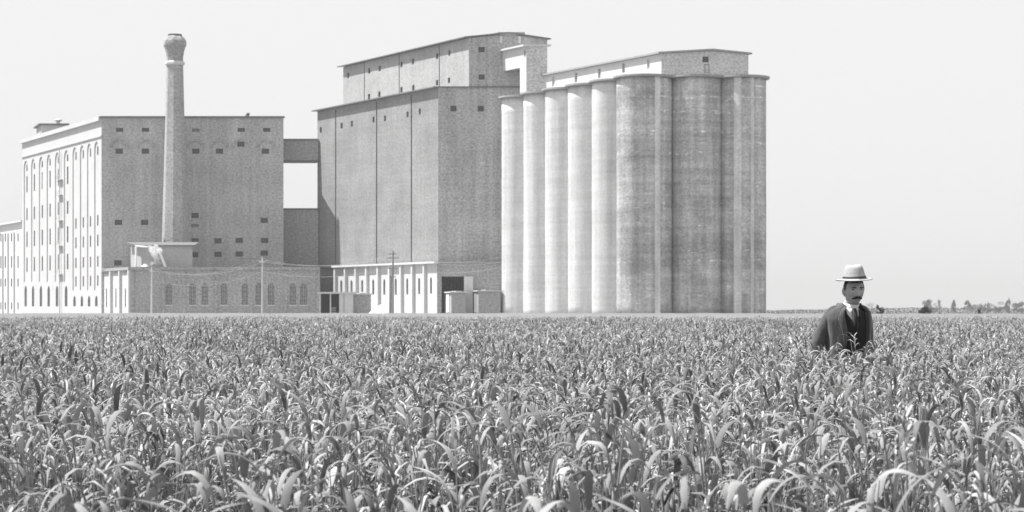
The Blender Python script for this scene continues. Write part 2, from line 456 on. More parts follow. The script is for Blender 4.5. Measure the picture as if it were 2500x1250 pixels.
    mb = MB(); e = bf.p1 + bs.u * (bs.L - .02); e0 = bs.p0 + bs.u * (bs.L - .02)
    mb.quad((pL.x, pL.y, zb), (q.x, q.y, zb), (e.x, e.y, zb), (e0.x, e0.y, zb))
    mb.quad((bf.p1.x, bf.p1.y, zlow), (e.x, e.y, zlow), (e.x, e.y, zt2), (bf.p1.x, bf.p1.y, zt2))
    link_mesh('transfer_house_floor', mb, M['slab'], t)
    A = bf.p0 - bf.u * 0.7 - bs.u * 0.4; B = bf.p1 + bf.u * 0.5 - bs.u * 0.4
    mb = MB(); mb.prism([A, B, B + bs.u * (bs.L + .35), A + bs.u * (bs.L + .35)], zt2, zt2 + 0.3)
    link_mesh('transfer_house_roof', mb, M['sill'], t)
    return t, sd, fr
elev, elev_side, elev_front = build_elevator()

# ------------------------------------------------------------ whitewashed receiving annex along the elevator's foot
def build_annex():
    off = 1.6
    # side plane pushed 1.6 m out from the elevator's side wall
    fs = Face((1067, DE - 2.0), (819, Dat(819, 1067, DE - 2.0, VE)))
    ff = Face((1067, DE - 2.0), (1226, DE - 2.0))
    t = thing('receiving_annex', 'low whitewashed annex with pilasters and slim arched windows at the foot of the elevator', 'annex', (fs.p0.x, fs.p0.y, 0))
    zt = Z(643, DE - 2.0)
    piers = [822, 847, 873, 899, 927, 955, 983, 1011, 1040]
    holes = []
    for px, py0, py1 in ((833,684,713),(858,684,713),(884,683,713),(911,682,719),(938,681,720),(966,679,720),(994,679,719),(1023,678,718),(1052,677,717)):
        a, z0 = fs.hit(px + 2.6, py1); b, z1 = fs.hit(px - 2.6, py0); holes.append((a, b, z0, z1, True))
    # dark round opening low on the wall
    mb = MB(); plate(mb, fs, 0, fs.L, 0, zt, holes, depth=0.4); link_mesh('side_wall', mb, M['annex'], t)
    for h in holes: window(fs, h, t, depth=0.35, nx=1, nz=4)
    for px in piers:
        u, _ = fs.hit(px); mb = MB(); fs.bar(mb, u - 0.28, u + 0.28, 0, zt - 0.003, 0.003, 0.55)
        link_mesh('pilaster', mb, M['annex'], t)
    mb = MB(); fs.bar(mb, -0.3, fs.L + 0.3, zt, zt + 0.35, -0.5, 0.75); link_mesh('coping', mb, M['annex'], t)
    a, z0 = ff.hit(1078, 752); b, z1 = ff.hit(1133, 675)
    mb = MB(); plate(mb, ff, 0, ff.L, 0, zt, [(a, b, 0.3, z1, False)], depth=2.0); link_mesh('front_wall', mb, M['link'], t)
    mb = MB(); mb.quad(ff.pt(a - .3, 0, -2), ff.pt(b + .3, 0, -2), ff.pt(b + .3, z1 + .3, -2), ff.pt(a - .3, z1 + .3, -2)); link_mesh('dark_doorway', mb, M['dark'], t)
    mb = MB(); ff.bar(mb, b, ff.hit(1155)[0], 0, z1, 0.003, 0.9); link_mesh('door_pier', mb, M['low_side'], t)
    mb = MB(); ff.bar(mb, 0.02, ff.L, zt, zt + 0.3, -0.2, 0.25); link_mesh('string_course', mb, M['slab'], t)
    # roof strip back to the elevator wall
    q0 = fs.p0; q1 = fs.p1; r0 = elev_side.p0; r1 = elev_side.p1
    mb = MB(); mb.add([(q0.x,q0.y,zt-.01),(q1.x,q1.y,zt-.01),(r1.x,r1.y,zt-.01),(r0.x,r0.y,zt-.01)], [(0,1,2,3)])
    e = ff.p1; mb.add([(q0.x,q0.y,zt-.01),(e.x,e.y,zt-.01),(e.x,DE,zt-.01),(r0.x,r0.y,zt-.01)], [(0,1,2,3)])
    link_mesh('roof', mb, M['roof'], t)
build_annex()

# ------------------------------------------------------------ silo bank
SILO = []
def build_silos():
    D0 = 352.0
    lay = [(1573, D0, 4.43), (1700, D0 + .4, 4.04), (1811, D0 + .9, 3.86)]
    for tpx in (1445, 1387, 1331, 1278, 1225):
        Dk = Dat(tpx, 1505, D0, VE); r = 4.0
        lay.append((tpx + r / Dk * F, Dk, r))
    t = thing('silo_bank', 'bank of tall round concrete grain silos under one scalloped roof slab', 'silos', (X(1573, D0), D0, 0))
    zt = Z(186.5, D0 - 4)
    discs = []
    for i, (px, D, r) in enumerate(lay):
        c = (X(px, D), D); SILO.append((c, r)); discs.append((c, r))
        prof = [(r, 0)]; z = 0.0; rnd = random.Random(i * 13 + 2)
        while z < zt - 2.6:      # slip-form lifts: each stands a few millimetres off the last
            z += rnd.uniform(1.4, 2.2); d = rnd.uniform(-0.018, 0.018)
            prof += [(r + d, z), (r + d + 0.012, z + 0.04)]
        prof.append((r, zt))
        mb = MB(); mb.lathe(prof, c, 72)
        s = link_mesh('silo', mb, M['concrete_d'] if i in (0, 1, 2) else M['concrete'], t, smooth=False)
        for p in s.data.polygons: p.use_smooth = abs(p.normal.z) < 0.5
        # some silos get a pale vertical strip further down
    # star-bin infill between front silos and behind the side row
    mb = MB()
    for (i, j) in ((0, 1), (1, 2)):
        (c1, r1), (c2, r2) = SILO[i], SILO[j]
        mb.prism([(c1[0] + 1.5, c1[1] + 0.5), (c2[0] - 1.5, c2[1] + 0.5), (c2[0] - 1.5, c2[1] + 3.0), (c1[0] + 1.5, c1[1] + 3.0)], 0, zt - .02)
    link_mesh('infill_wall', mb, M['concrete_d'], t)
    mb = MB(); c = SILO[0][0]; a = SILO[7][0]; b = SILO[2][0]; d = (b[0] + a[0] - c[0], a[1] + 0)
    mb.prism([(c[0], c[1]), (b[0], b[1]), (d[0], d[1]), (a[0], a[1])], 0, zt - .03); link_mesh('core_wall', mb, M['concrete'], t)
    # paler vertical strips standing slightly proud on the front silos
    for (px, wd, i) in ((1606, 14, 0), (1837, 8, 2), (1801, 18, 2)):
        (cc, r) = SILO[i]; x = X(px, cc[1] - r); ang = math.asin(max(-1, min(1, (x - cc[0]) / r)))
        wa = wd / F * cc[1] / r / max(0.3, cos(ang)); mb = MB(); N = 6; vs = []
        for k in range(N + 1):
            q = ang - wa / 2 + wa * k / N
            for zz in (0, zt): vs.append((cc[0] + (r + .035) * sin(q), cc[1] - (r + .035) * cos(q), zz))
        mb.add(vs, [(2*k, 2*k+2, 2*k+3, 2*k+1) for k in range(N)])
        link_mesh('pale_strip', mb, masonry("pale_strip_masonry", 0.54, 0.16, 0.22, 0.2), t)
    # roof slab: scalloped round each silo plus the deck between
    mb = MB(); o = 0.48; zs = zt + 0.003
    for k, (c_, r) in enumerate(discs):
        mb.lathe([(r + o, zs), (r + o + .1, zs + .1), (r + o + .1, zs + 0.36 + k * .004), (r + o - .2, zs + .38 + k * .004)], c_, 64)
    mb.prism([(c[0] - 2, c[1] - 3.2), (b[0] + 2, b[1] - 2.5), (d[0] + 3, d[1]), (a[0] - 2, a[1])], zs + .01, zs + 0.34)
    link_mesh('roof_slab', mb, M['slab'], t)
    return t, zt + 0.42
bank, DECK = build_silos()

def build_gallery():
    Dg = 350.3
    fr = Face((1615, Dg), (1827, Dg)); D1 = DE - 0.6
    sd = Face((1615, Dg), (1615 - (1615 - VE) * (1 - Dg / D1), D1))
    t = thing('rooftop_gallery', 'long pale gallery house with small windows running along the silo roof', 'gallery', (fr.p0.x, fr.p0.y, DECK))
    zl = Z(131, Dg); zr = Z(133, Dg); zt = Z(124, Dg); z0 = DECK
    ur = fr.hit(1738)[0]
    a, za = fr.hit(1715, 152); b, zb = fr.hit(1730, 138); h = (a, b, za, zb, False)
    a2, za2 = fr.hit(1719, 178); b2, zb2 = fr.hit(1732, 156); h2 = (a2, b2, max(za2, z0 + .2), zb2, False)
    mb = MB(); plate(mb, fr, 0, fr.L, z0, zr, [h, h2])
    P = fr.pt; mb.add([P(0, zr), P(0, zl), P(ur, zt), P(fr.L, zr)], [(0, 1, 2, 3)])
    link_mesh('front_wall', mb, M['gallery_f'], t)
    window(fr, h, t, nx=3, nz=3); window(fr, h2, t, nx=1, nz=1, glass='gallery_f', mat='frame', name='door', border=.06)
    hs = []
    for px, py in ((1298, 209), (1351, 199), (1406, 189), (1463, 179), (1522, 166), (1583, 156)):
        u, zz0 = sd.hit(px + 3.2, py + 11); u2, zz1 = sd.hit(px - 3.2, py - 11); hs.append((u, u2, zz0, zz1, False))
    mb = MB(); plate(mb, sd, 0.01, sd.L, z0, zl, hs); link_mesh('side_wall', mb, M['gallery'], t)
    for i, h in enumerate(hs):
        window(sd, h, t, nx=1, nz=4, mat='frame_pale', glass='glass' if i not in (1, 5) else 'gallery_f', bar=.16)
    q = fr.p1 + sd.u * sd.L; mb = MB()
    mb.quad((fr.p1.x, fr.p1.y, z0), (q.x, q.y, z0), (q.x, q.y, zr), (fr.p1.x, fr.p1.y, zr)); link_mesh('far_wall', mb, M['gallery_f'], t)
    mb = MB(); gable_roof(mb, fr, -0.6, fr.L + 0.45, zl + .01, zr, zt + .05, ur, (sd.u * (sd.L - .6)).to_3d(), 0.28, 0.3)
    link_mesh('roof', mb, M['slab'], t)
build_gallery()

# ------------------------------------------------------------ the flour mill on the left
DM = 430.0; VM = -1340.0
def build_mill():
    fr = Face((248, DM), (692, DM)); D1 = Dat(54, 248, DM, VM); sd = Face((248, DM), (54, D1))
    t = thing('flour_mill', 'huge square mill with a pale side of tall arched bays and a grey brick front', 'mill', (fr.p0.x, fr.p0.y, 0))
    zt = Z(288, DM)
    holes = []
    wins = [(292,317,0),(355,317,0),(478,318,1),(589,317,0),(651,317,0),
            (291,369,0),(355,369,0),(478,369,0),(536,369,0),(588,352,0),(648,369,0),
            (289,543,0),(353,543,0),(476,526,0),(476,551,1),(645,538,0),
            (476,588,0),(532,588,0),(584,587,0),(646,587,0),(475,622,0),(532,621,0),(584,620,0),(645,618,0),(288,642,0)]
    for px, py, f in wins:
        hw = 9.0; hh = 6.4 if py > 330 else 4.8
        if f: hh = 4
        a, z0 = fr.hit(px - hw, py + hh); b, z1 = fr.hit(px + hw, py - hh); holes.append((a, b, z0, z1, False))
    # shallow round-arched blind recesses framing the upper windows
    mb = MB(); plate(mb, fr, 0, fr.L, 0, zt, holes, depth=0.35); link_mesh('front_wall', mb, M['mill_front'], t)
    for h, (px, py, f) in zip(holes, wins):
        window(fr, h, t, nx=3, nz=2, depth=.28, glass='brickup' if f else 'glass')
    for px in (291, 355, 478, 536, 588, 648):      # brick arch rings over the windows
        uc, zc = fr.hit(px, 361); ro = 17 / F * DM; mb = MB(); N = 14; vs = []
        for k in range(N + 1):
            q = pi * k / N
            for rr in (ro, ro + 0.42):
                for oo in (0.003, 0.22): vs.append(fr.pt(uc - rr * cos(q), zc + rr * sin(q) * .95, oo))
        fs = []
        for k in range(N):
            i = k * 4; j = i + 4
            fs += [(i, j, j+1, i+1), (i+2, i+3, j+3, j+2), (i+1, j+1, j+3, i+3)]
        mb.add(vs, fs); link_mesh('arch_ring', mb, M['low_front'], t)
    for px in (402, 452, 610):
        u = fr.hit(px)[0]; mb = MB(); fr.bar(mb, u - .12, u + .12, 2, zt - 1, .003, .12); link_mesh('rain_pipe', mb, M['mill_front'], t)
    # side with arched bays
    L6 = [(58, 9.5), (76, 9.5), (95, 10), (114, 10), (134, 10.5), (156, 11)]
    R4 = [(177, 10), (195, 10), (212.5, 10), (230, 10.5)]
    bays = []
    for px, wpx in L6 + R4:
        right = (px, wpx) in R4
        b, _ = sd.hit(px); a, _ = sd.hit(px + wpx)
        xm = px + wpx / 2
        # arch crown follows the eaves line towards the vanishing point
        yc = 758 - (758 - 345) / (236 + 1340) * (xm + 1340) if right else 758 - (758 - 392) / (62 + 1340) * (xm + 1340)
        _, ztop = sd.hit(xm, yc); _, zbot = sd.hit(xm, 709 if right else 688)
        bays.append((a, b, zbot, ztop, True, px, right))
    mb = MB(); dep = 0.22
    ground_holes = []
    for a, b, z0, z1, _, px, right in bays:
        m = (a + b) / 2; wv = (b - a)
        _, g0 = sd.hit(px + 5, 748); _, g1 = sd.hit(px + 5, 722 if right else 698)
        ground_holes.append((m - wv * .30, m + wv * .30, g0, g1, True))
    plate(mb, sd, 0.01, sd.L, 0, zt, [x[:5] for x in bays] + ground_holes, depth=dep)
    link_mesh('side_wall', mb, M['mill_side'], t)
    for h in ground_holes: window(sd, h, t, depth=.1, nx=1, nz=4, border=.05)
    for a, b, z0, z1, _, px, right in bays:
        rows = ([(357, 378), (525, 551), (573, 601), (625, 651), (672, 698)] if right else
                [(402, 418), (430, 470), (508, 538), (566, 603), (629, 664)])
        ref = 236 if right else 62
        m = (a + b) / 2; wv = b - a; hs = []
        for (y0, y1) in rows:
            za = Z(y1, Dat(ref, 248, DM, VM)); zb = Z(y0, Dat(ref, 248, DM, VM))
            # window slits stand towards the right of each bay
            c = a + wv * 0.36; hs.append((c - wv * .24, c + wv * .20, max(za, z0 + .2), min(zb, z1 - .5), False))
        mb = MB(); plate(mb, sd, a, b, z0, z1, hs, out=-dep + .002, depth=.2)
        link_mesh('bay_panel', mb, M['mill_side'], t)
        for k, h in enumerate(hs):
            if not right and k == 1 and int(px) % 2: continue
            window(sd, h, t, depth=.09, nx=1, nz=3, out=-dep + .002, border=.05)
        for k, h in enumerate(hs):
            if not right and k == 1 and int(px) % 2:
                q = MB(); q.quad(sd.pt(h[0], h[2], -dep - .1), sd.pt(h[1], h[2], -dep - .1), sd.pt(h[1], h[3], -dep - .1), sd.pt(h[0], h[3], -dep - .1))
                link_mesh('blocked_window', q, M['brickup'], t)
    # fire escape: a thin vertical pipe with small landings between two bays
    u = sd.hit(149)[0]; mb = MB(); sd.bar(mb, u - .12, u + .12, .5, Z(356, 447), .25, .45); fe = link_mesh('fire_escape', mb, M['sill'], t)
    for y in (432, 470, 534, 597, 668):
        z = Z(y, 448); mb = MB(); sd.bar(mb, u - 1.6, u + 1.6, z, z + .08, .003, .7)
        for q in (-1.55, -.5, .5, 1.5): sd.bar(mb, u + q - .03, u + q + .03, z + .143, z + 1.0, 0.6, 0.66)
        sd.bar(mb, u - 1.58, u + 1.58, z + 1.003, z + 1.06, 0.6, 0.66); link_mesh('landing', mb, M['sill'], fe)
    # cornices
    mb = MB(); sd.bar(mb, 0.3, sd.L + .3, zt - .5, zt + .35, 0.003, 0.55); link_mesh('cornice', mb, M['mill_side'], t)
    mb = MB(); sd.bar(mb, 0.02, sd.L, zt - 3.6, zt - 3.35, 0.003, 0.22); link_mesh('string_course', mb, M['mill_side'], t)
    mb = MB(); fr.bar(mb, -0.3, fr.L + .2, zt, zt + .35, -0.5, 0.28); link_mesh('coping', mb, M['roof'], t)
    q = fr.p1 + Vector((-.108, 1)) * (sd.p1.y - fr.p1.y); mb = MB()  # unseen right flank, its angle shaped to throw the mill's shadow onto the elevator
    mb.quad((fr.p1.x, fr.p1.y, 0), (q.x, q.y, 0), (q.x, q.y, zt), (fr.p1.x, fr.p1.y, zt))
    mb.quad((q.x, q.y, 0), (sd.p1.x, sd.p1.y, 0), (sd.p1.x, sd.p1.y, zt), (q.x, q.y, zt)); link_mesh('back_wall', mb, M['mill_front'], t)
    mb = MB(); mb.add([(p.x, p.y, zt - .05) for p in (fr.p0, fr.p1, q, sd.p1)], [(0, 1, 2, 3)]); link_mesh('roof', mb, M['roof'], t)
    # small penthouse on the roof
    pt = thing('roof_penthouse', 'small pale penthouse on the far end of the mill roof', 'penthouse', (X(125, 480), 480, zt - .05))
    x0, x1 = X(90, 455), X(166, 455)
    pf = Face((101, 474), (166, 474)); ps = Face((101, 474), (89, 483))
    zp = Z(305, 474)
    mb = MB(); plate(mb, pf, 0, pf.L, zt - .04, zp, []); link_mesh('front_wall', mb, M['mill_side'], pt)
    mb = MB(); plate(mb, ps, 0.01, ps.L, zt - .04, zp, [(1.5, 2.6, zt + .5, zp - .5, False)]); link_mesh('side_wall', mb, M['mill_side'], pt)
    A = pf.p0 - Vector((.5, .4)); B = pf.p1 + Vector((.4, -.4)); v = ps.p1 - ps.p0
    mb = MB(); mb.prism([A, B, B + v * 1.1, A + v * 1.1], zp, zp + .3); link_mesh('roof', mb, M['roof'], pt)
    vt = thing('roof_ventilator', 'small round ventilator with flared cap on the mill penthouse', 'ventilator', (X(142, 478), 478, zp + .3))
    mb = MB(); mb.lathe([(.45, zp + .3), (.35, zp + .9)], (X(142, 478), 478), 12); link_mesh('neck', mb, M['sill'], vt)
    mb = MB(); mb.lathe([(.3, zp + .903), (.9, zp + 1.3), (.8, zp + 1.5), (.1, zp + 1.7)], (X(142, 478), 478), 12); link_mesh('cap', mb, M['sill'], vt)
    vt = thing('roof_hood', 'small dark hooded vent on the mill front parapet', 'vent', (X(604, 432), 432, zt))
    c = (X(603, 432), 432); mb = MB(); mb.lathe([(.45, zt), (.4, zt + .6), (.3, zt + .75)], c, 10); link_mesh('stub', mb, M['iron'], vt)
    mb = MB(); mb.tube([(c[0] - .1, c[1], zt + .7), (c[0] + .2, c[1], zt + .95), (c[0] + .45, c[1], zt + .8)], .3, 8); link_mesh('hood', mb, M['iron'], vt)
    return zt
MILLZ = build_mill()

def build_chimney():
    D = 424.6; c = (X(427, D), D); s = D / F
    t = thing('factory_chimney', 'tall tapering eight sided chimney with a bulbous head in front of the mill', 'chimney', (c[0], c[1], 0))
    k = 1 / cos(pi / 8)
    rt = 0.0
    mb = MB(); mb.lathe([(29.5*s*k, 0), (29*s*k, Z(575, D)), (26.5*s*k, Z(470, D)), (21.5*s*k, Z(285, D)), (18.7*s*k, Z(160, D))], c, 8, rt); link_mesh('shaft', mb, M['chimney'], t)
    mb = MB(); mb.lathe([(20*s*k, Z(160, D)+.003), (22.5*s*k, Z(157, D)), (22.5*s*k, Z(153, D)), (20*s*k, Z(150, D)), (18.6*s*k, Z(149.5, D))], c, 8, rt); link_mesh('collar', mb, M['sill'], t)
    prof = [(18.6, 149), (18.7, 140), (20.5, 127), (24, 115), (25.8, 112), (26.3, 107), (25.5, 99.5), (21, 92), (16.5, 88.5), (15, 87.5)]
    mb = MB(); mb.lathe([(r*s*k, Z(y, D) + .006) for r, y in prof], c, 8, rt); link_mesh('head', mb, M['soot_brick'], t)
    z = Z(87.5, D)
    mb = MB(); mb.lathe([(15*s*k, z + .01), (16.2*s*k, z + .05), (16.2*s*k, z + .28), (13*s*k, z + .3), (12*s*k, z - 1)], c, 8, rt, cap=False); link_mesh('rim', mb, M['iron'], t)
    r = 23*s*k
    mb = MB(); mb.lathe([(34*s, 0), (34*s, Z(585, D)), (31*s, Z(577, D))], c, 4, R(45)); link_mesh('plinth', mb, M['chimney'], t)
build_chimney()

def build_low():
    D0 = 413.0
    fr = Face((320, D0), (781, D0)); D1 = DM - .05; sd = Face((320, D0), (250, Dat(250, 320, D0, VM)))
    t = thing('boiler_hall', 'long low brick building with arched windows in front of the mill', 'low building', (fr.p0.x, fr.p0.y, 0))
    zt = Z(655, D0)
    holes = []
    for px in (412, 470, 500, 547, 598, 632, 662, 715, 741):
        a, z0 = fr.hit(px - 7.5, 744); b, z1 = fr.hit(px + 7.5, 692); holes.append((a, b, z0, z1, True))
    mb = MB(); plate(mb, fr, 0, fr.L, 0, zt, holes, depth=.35); link_mesh('front_wall', mb, M['low_front'], t)
    for h in holes: window(fr, h, t, depth=.2, nx=3, nz=5, glass='brickup', mat='frame', sill=True)
    for px in (320 + 4, 398, 450, 528, 698, 777):
        u = fr.hit(px)[0]; mb = MB(); fr.bar(mb, u - .3, u + .3, 0, zt - .5, .003, .16); link_mesh('pilaster', mb, M['low_front'], t)
    hs = []
    for c0 in (256, 279, 302):
        for dx in (3, 10):
            a, z0 = sd.hit(c0 + dx + 2.3, 751); b, z1 = sd.hit(c0 + dx - .2, 704); hs.append((a, b, z0, z1, False))
    ph = []
    mb = MB(); plate(mb, sd, 0.01, sd.L, 0, zt, hs, depth=.3); link_mesh('side_wall', mb, M['low_side'], t)
    for h in hs: window(sd, h, t, depth=.1, nx=1, nz=4, border=.05)
    for px in (251, 273.5, 296, 319):
        u = sd.hit(px)[0]; u = min(max(u, .42), sd.L - .35); mb = MB(); sd.bar(mb, u - .35, u + .35, 0, zt - .4, .003, .5); link_mesh('pilaster', mb, M['low_side'], t)
    for c0 in (256, 279, 302):
        a, _ = sd.hit(c0 + 14); b, _ = sd.hit(c0 + 1); z = Z(668, 420); mb = MB(); sd.bar(mb, a, b, z, z + .4, .003, .2); link_mesh('lintel', mb, M['slab'], t)
    mb = MB(); fr.bar(mb, -.3, fr.L, zt - .3, zt + .25, .003, .35); link_mesh('cornice', mb, M['low_front'], t)
    mb = MB(); sd.bar(mb, .36, sd.L, zt - .3, zt + .25, .003, .45); link_mesh('side_cornice', mb, M['slab'], t)
    e = fr.p1
    mb = MB(); mb.add([(fr.p0.x, fr.p0.y, zt), (e.x, e.y, zt), (X(781, 429), DM - .1, zt), (sd.p1.x, DM - .1, zt)], [(0, 1, 2, 3)])
    mb.quad((e.x, e.y, 0), (X(781, 429), DM - .1, 0), (X(781, 429), DM - .1, zt), (e.x, e.y, zt)); link_mesh('roof', mb, M['roof'], t)
    # small boiler house rising through the roof
    Db = 416.0
    bt = thing('rooftop_boiler_house', 'small light grey lean-to house on the low roof below the chimney', 'boiler house', (X(395, Db), Db, zt))
    bf = Face((345, Db), (470, Db)); bs = Face((345, Db), (319, 422)); zb = Z(601, Db)
    mb = MB(); plate(mb, bf, 0, bf.L, zt, zb, []); link_mesh('front_wall', mb, masonry("boiler_house_render", 0.36, .14, .1, .05), bt)
    mb = MB(); plate(mb, bs, .01, bs.L, zt, zb, []); link_mesh('side_wall', mb, bpy.data.materials["boiler_house_render"], bt)
    A = bf.p0 - Vector((.8, .5)); B = bf.p1 + Vector((.5, -.5)); v = bs.p1 - bs.p0
    zr0 = zb + .003
    mb = MB(); mb.prism([A, B, B + Vector((0, v.y)), A + v], lambda p: zr0 + (p[1] - Db) * .12 + .07, lambda p: zr0 + .2 + (p[1] - Db) * .12 + .07); link_mesh('roof', mb, M['roof'], bt)
    # white pipe frame and steam in front of it
    Dp = 414.6
    pf = thing('white_pipe_frame', 'white painted angled pipe standing on the low roof by the boiler house', 'pipe', (X(332, Dp), Dp, zt))
    mb = MB(); mb.tube([(X(332, Dp), Dp, zt), (X(332, Dp), Dp, Z(603, Dp))], .2, 10); link_mesh('post', mb, M['white'], pf)
    mb = MB(); mb.tube([(X(330, Dp), Dp, Z(601, Dp)), (X(360, Dp), Dp, Z(603, Dp))], .16, 10); link_mesh('cross_pipe', mb, M['white'], pf)
    ch = thing('white_chute', 'white slanting chute leaning on the low roof under the chimney', 'chute', (X(402, Dp), Dp, zt))
    mb = MB(); mb.tube([(X(391, Dp), Dp, Z(618, Dp)), (X(405, Dp), Dp, zt)], [.22, .3], 10); link_mesh('chute_tube', mb, M['white'], ch)
    cw = thing('roof_cowl', 'squat white conical cowl on the low roof beside the steam', 'cowl', (X(354, Dp), Dp, zt))
    mb = MB(); mb.lathe([(.3, zt), (.3, zt + .35)], (X(354, Dp), Dp), 12); link_mesh('neck', mb, M['white'], cw)
    mb = MB(); mb.lathe([(.75, zt + .353), (.62, zt + .5), (.1, zt + .95)], (X(354, Dp), Dp), 12); link_mesh('cap', mb, M['white'], cw)
    # steam puff: a small real volume
    bm = bmesh.new(); rnd = random.Random(3)
    for px, py, r in ((381, 640, .5), (383, 630, .62), (378, 620, .75), (372, 611, .7), (388, 612, .65), (380, 604, .5), (366, 604, .45), (388, 643, .4), (371, 643, .4)):
        q = bmesh.ops.create_icosphere(bm, subdivisions=3, radius=r, matrix=Matrix.Translation((X(px, Dp), Dp, Z(py, Dp))))
        for v in q['verts']: v.co += Vector((noise.noise(v.co * 2.1), noise.noise(v.co * 2.3 + Vector((5, 0, 0))), noise.noise(v.co * 2.2 + Vector((0, 9, 0))))) * .3
    me = bpy.data.meshes.new('steam_puff'); bm.to_mesh(me); bm.free()
    m = bpy.data.materials.new("steam"); m.use_nodes = True; n = m.node_tree; n.nodes.remove(n.nodes["Principled BSDF"])
    pv = n.nodes.new("ShaderNodeVolumePrincipled"); pv.inputs['Color'].default_value = (1, 1, 1, 1); pv.inputs['Density'].default_value = 1.3
    n.links.new(pv.outputs[0], n.nodes["Material Output"].inputs['Volume'])
    me.materials.append(m); o = bpy.data.objects.new('steam_puff', me); COL.objects.link(o)
    tag(o, 'white puff of steam escaping over the low roof below the chimney', 'steam', kind='stuff')
build_low()

def build_links():
    D = Dat(775, 1070, DE, VE) - 1.0
    t = thing('link_building', 'dark windowless link wall closing the gap between mill and elevator', 'link building', (X(735, D), D, 0))
    # from the mill's flank to the elevator wall, lower block
    u1 = elev_side.hit(776)[0]
    xr = elev_side.pt(elev_side.L - .6, 0)[0]
    x0 = X(680, D)
    zt = Z(512, D)
    mb = MB(); mb.prism([(x0, D), (xr - .02, D), (xr - 1.5, D + 10), (x0, D + 10)], 0, zt); link_mesh('wall', mb, M['link'], t)
    mb = MB(); mb.prism([(x0, D - .25), (xr + .1, D - .25), (xr - 1.5, D + 10.2), (x0, D + 10.2)], zt + .003, zt + .3); link_mesh('coping', mb, M['roof'], t)
    b = thing('conveyor_bridge', 'enclosed dark bridge high between the mill roof and the elevator', 'bridge', (X(735, D), D, Z(392, D)))
    z0, z1 = Z(391, D), Z(342, D)
    mb = MB(); mb.prism([(x0, D), (xr - .02, D), (xr - .8, D + 5), (x0, D + 5)], z0, z1); link_mesh('wall', mb, M['link'], b)
    mb = MB(); mb.prism([(x0, D - .3), (xr, D - .3), (xr - .8, D + 5.2), (x0, D + 5.2)], z1 + .003, z1 + .25); link_mesh('roof', mb, M['roof'], b)
    mb = MB(); mb.prism([(x0, D - .15), (xr - .02, D - .15), (xr - .8, D + 5.1), (x0, D + 5.1)], z0 - .25, z0 - .003); link_mesh('floor_beam', mb, M['roof'], b)
    # neighbour wing far left
    Dn = 500.0
    n = thing('mill_wing', 'very pale lower mill wing at the left edge behind the arched mill', 'mill wing', (X(50, Dn), Dn, 0))
    fc = Face((58, Dn - 8), (-60, Dn + 42)); zt = Z(545, Dn)
    hs = []
    for px in (2, 13, 28, 44):
        for y0, y1 in ((570, 590), (625, 655), (680, 700), (738, 756)):
            a, za = fc.hit(px + 1.6, y1); b_, zb = fc.hit(px - 1.6, y0); hs.append((a, b_, max(za, .3), zb, False))
    mb = MB(); plate(mb, fc, 0, fc.L, 0, zt, hs); link_mesh('wall', mb, M['far_wall'], n)
    for h in hs: window(fc, h, n, nx=1, nz=3)
    for px in (8, 21, 36):
        u = fc.hit(px)[0]; mb = MB(); fc.bar(mb, u - .3, u + .3, 0, zt - 2, .003, .4); link_mesh('pilaster', mb, M['far_wall'], n)
    mb = MB(); fc.bar(mb, -.2, fc.L, zt, zt + .4, -6, .7); link_mesh('roof', mb, M['sill'], n)
build_links()

# ------------------------------------------------------------ yard: shed, wagons, poles, heap
def boxcar(px0, px1, ytop, D, label, dark, pale_door=False, name='boxcar'):
    x0, x1 = X(px0, D), X(px1, D); z1 = Z(ytop, D); z0 = 1.05
    t = thing(name, label, 'boxcar', ((x0 + x1) / 2, D, 0), 'railway wagons in the elevator yard')
    dep = 9.0; dv = Vector((-.17 + (px0 - 1250) / F, 1)).normalized()
    P = lambda u, v: (x0 + u + dv.x * v, D + dv.y * v)
    W = x1 - x0
    n = 7
    for k in range(n):       # end planks
        a, b = W * k / n, W * (k + 1) / n - .03
        mb = MB(); mb.prism([P(a, -.05), P(b, -.05), P(b, .02), P(a, .02)], z0, z1 - .25); link_mesh('plank', mb, M[dark], t)
    mb = MB(); mb.prism([P(.02, .05), P(W - .02, .05), P(W - .02, dep), P(.02, dep)], z0 - .01, z1 - .26); link_mesh('body', mb, M[dark], t)
    mb = MB(); mb.prism([P(-.25, -.35), P(W / 2, -.35), P(W / 2, dep + .3), P(-.25, dep + .3)], lambda p: z1 - .25 + .0, lambda p: z1 - .05)
    mb.prism([P(W / 2, -.35), P(W + .25, -.35), P(W + .25, dep + .3), P(W / 2, dep + .3)], z1 - .25, z1 - .05)
    mb.prism([P(W * .3, -.36), P(W * .7, -.36), P(W * .7, dep + .31), P(W * .3, dep + .31)], z1 - .05, z1 + .05)
    link_mesh('roof', mb, M['sill' if pale_door else 'plank_pale'], t)
    mb = MB(); mb.prism([P(-.06, 2.5), P(-.003, 2.5), P(-.003, 5), P(-.06, 5)], z0 + .1, z1 - .5); link_mesh('door', mb, M['white' if pale_door else 'plank'], t)
    for v in (1.2, 7.6):
        for u in (.25, W - .25):
            c = P(u, v); mb = MB(); mb.tube([(c[0] - .06, c[1], .48), (c[0] + .06, c[1], .48)], .46, 18); link_mesh('wheel', mb, M['iron'], t)
    mb = MB(); mb.prism([P(.3, 0), P(W - .3, 0), P(W - .3, dep), P(.3, dep)], .75, z0 - .02); link_mesh('underframe', mb, M['iron'], t)
    return t
boxcar(1102, 1137, 711, 383.0, 'pale roofed boxcar with a white door standing before the dark loading doorway', 'plank', True)
boxcar(1168, 1222, 708, 384.0, 'broad grey boxcar standing between the loading pier and the first silo', 'plank')
boxcar(864, 906, 716, 386.0, 'dark boxcar with overhanging roof beside the open shed', 'link', False)

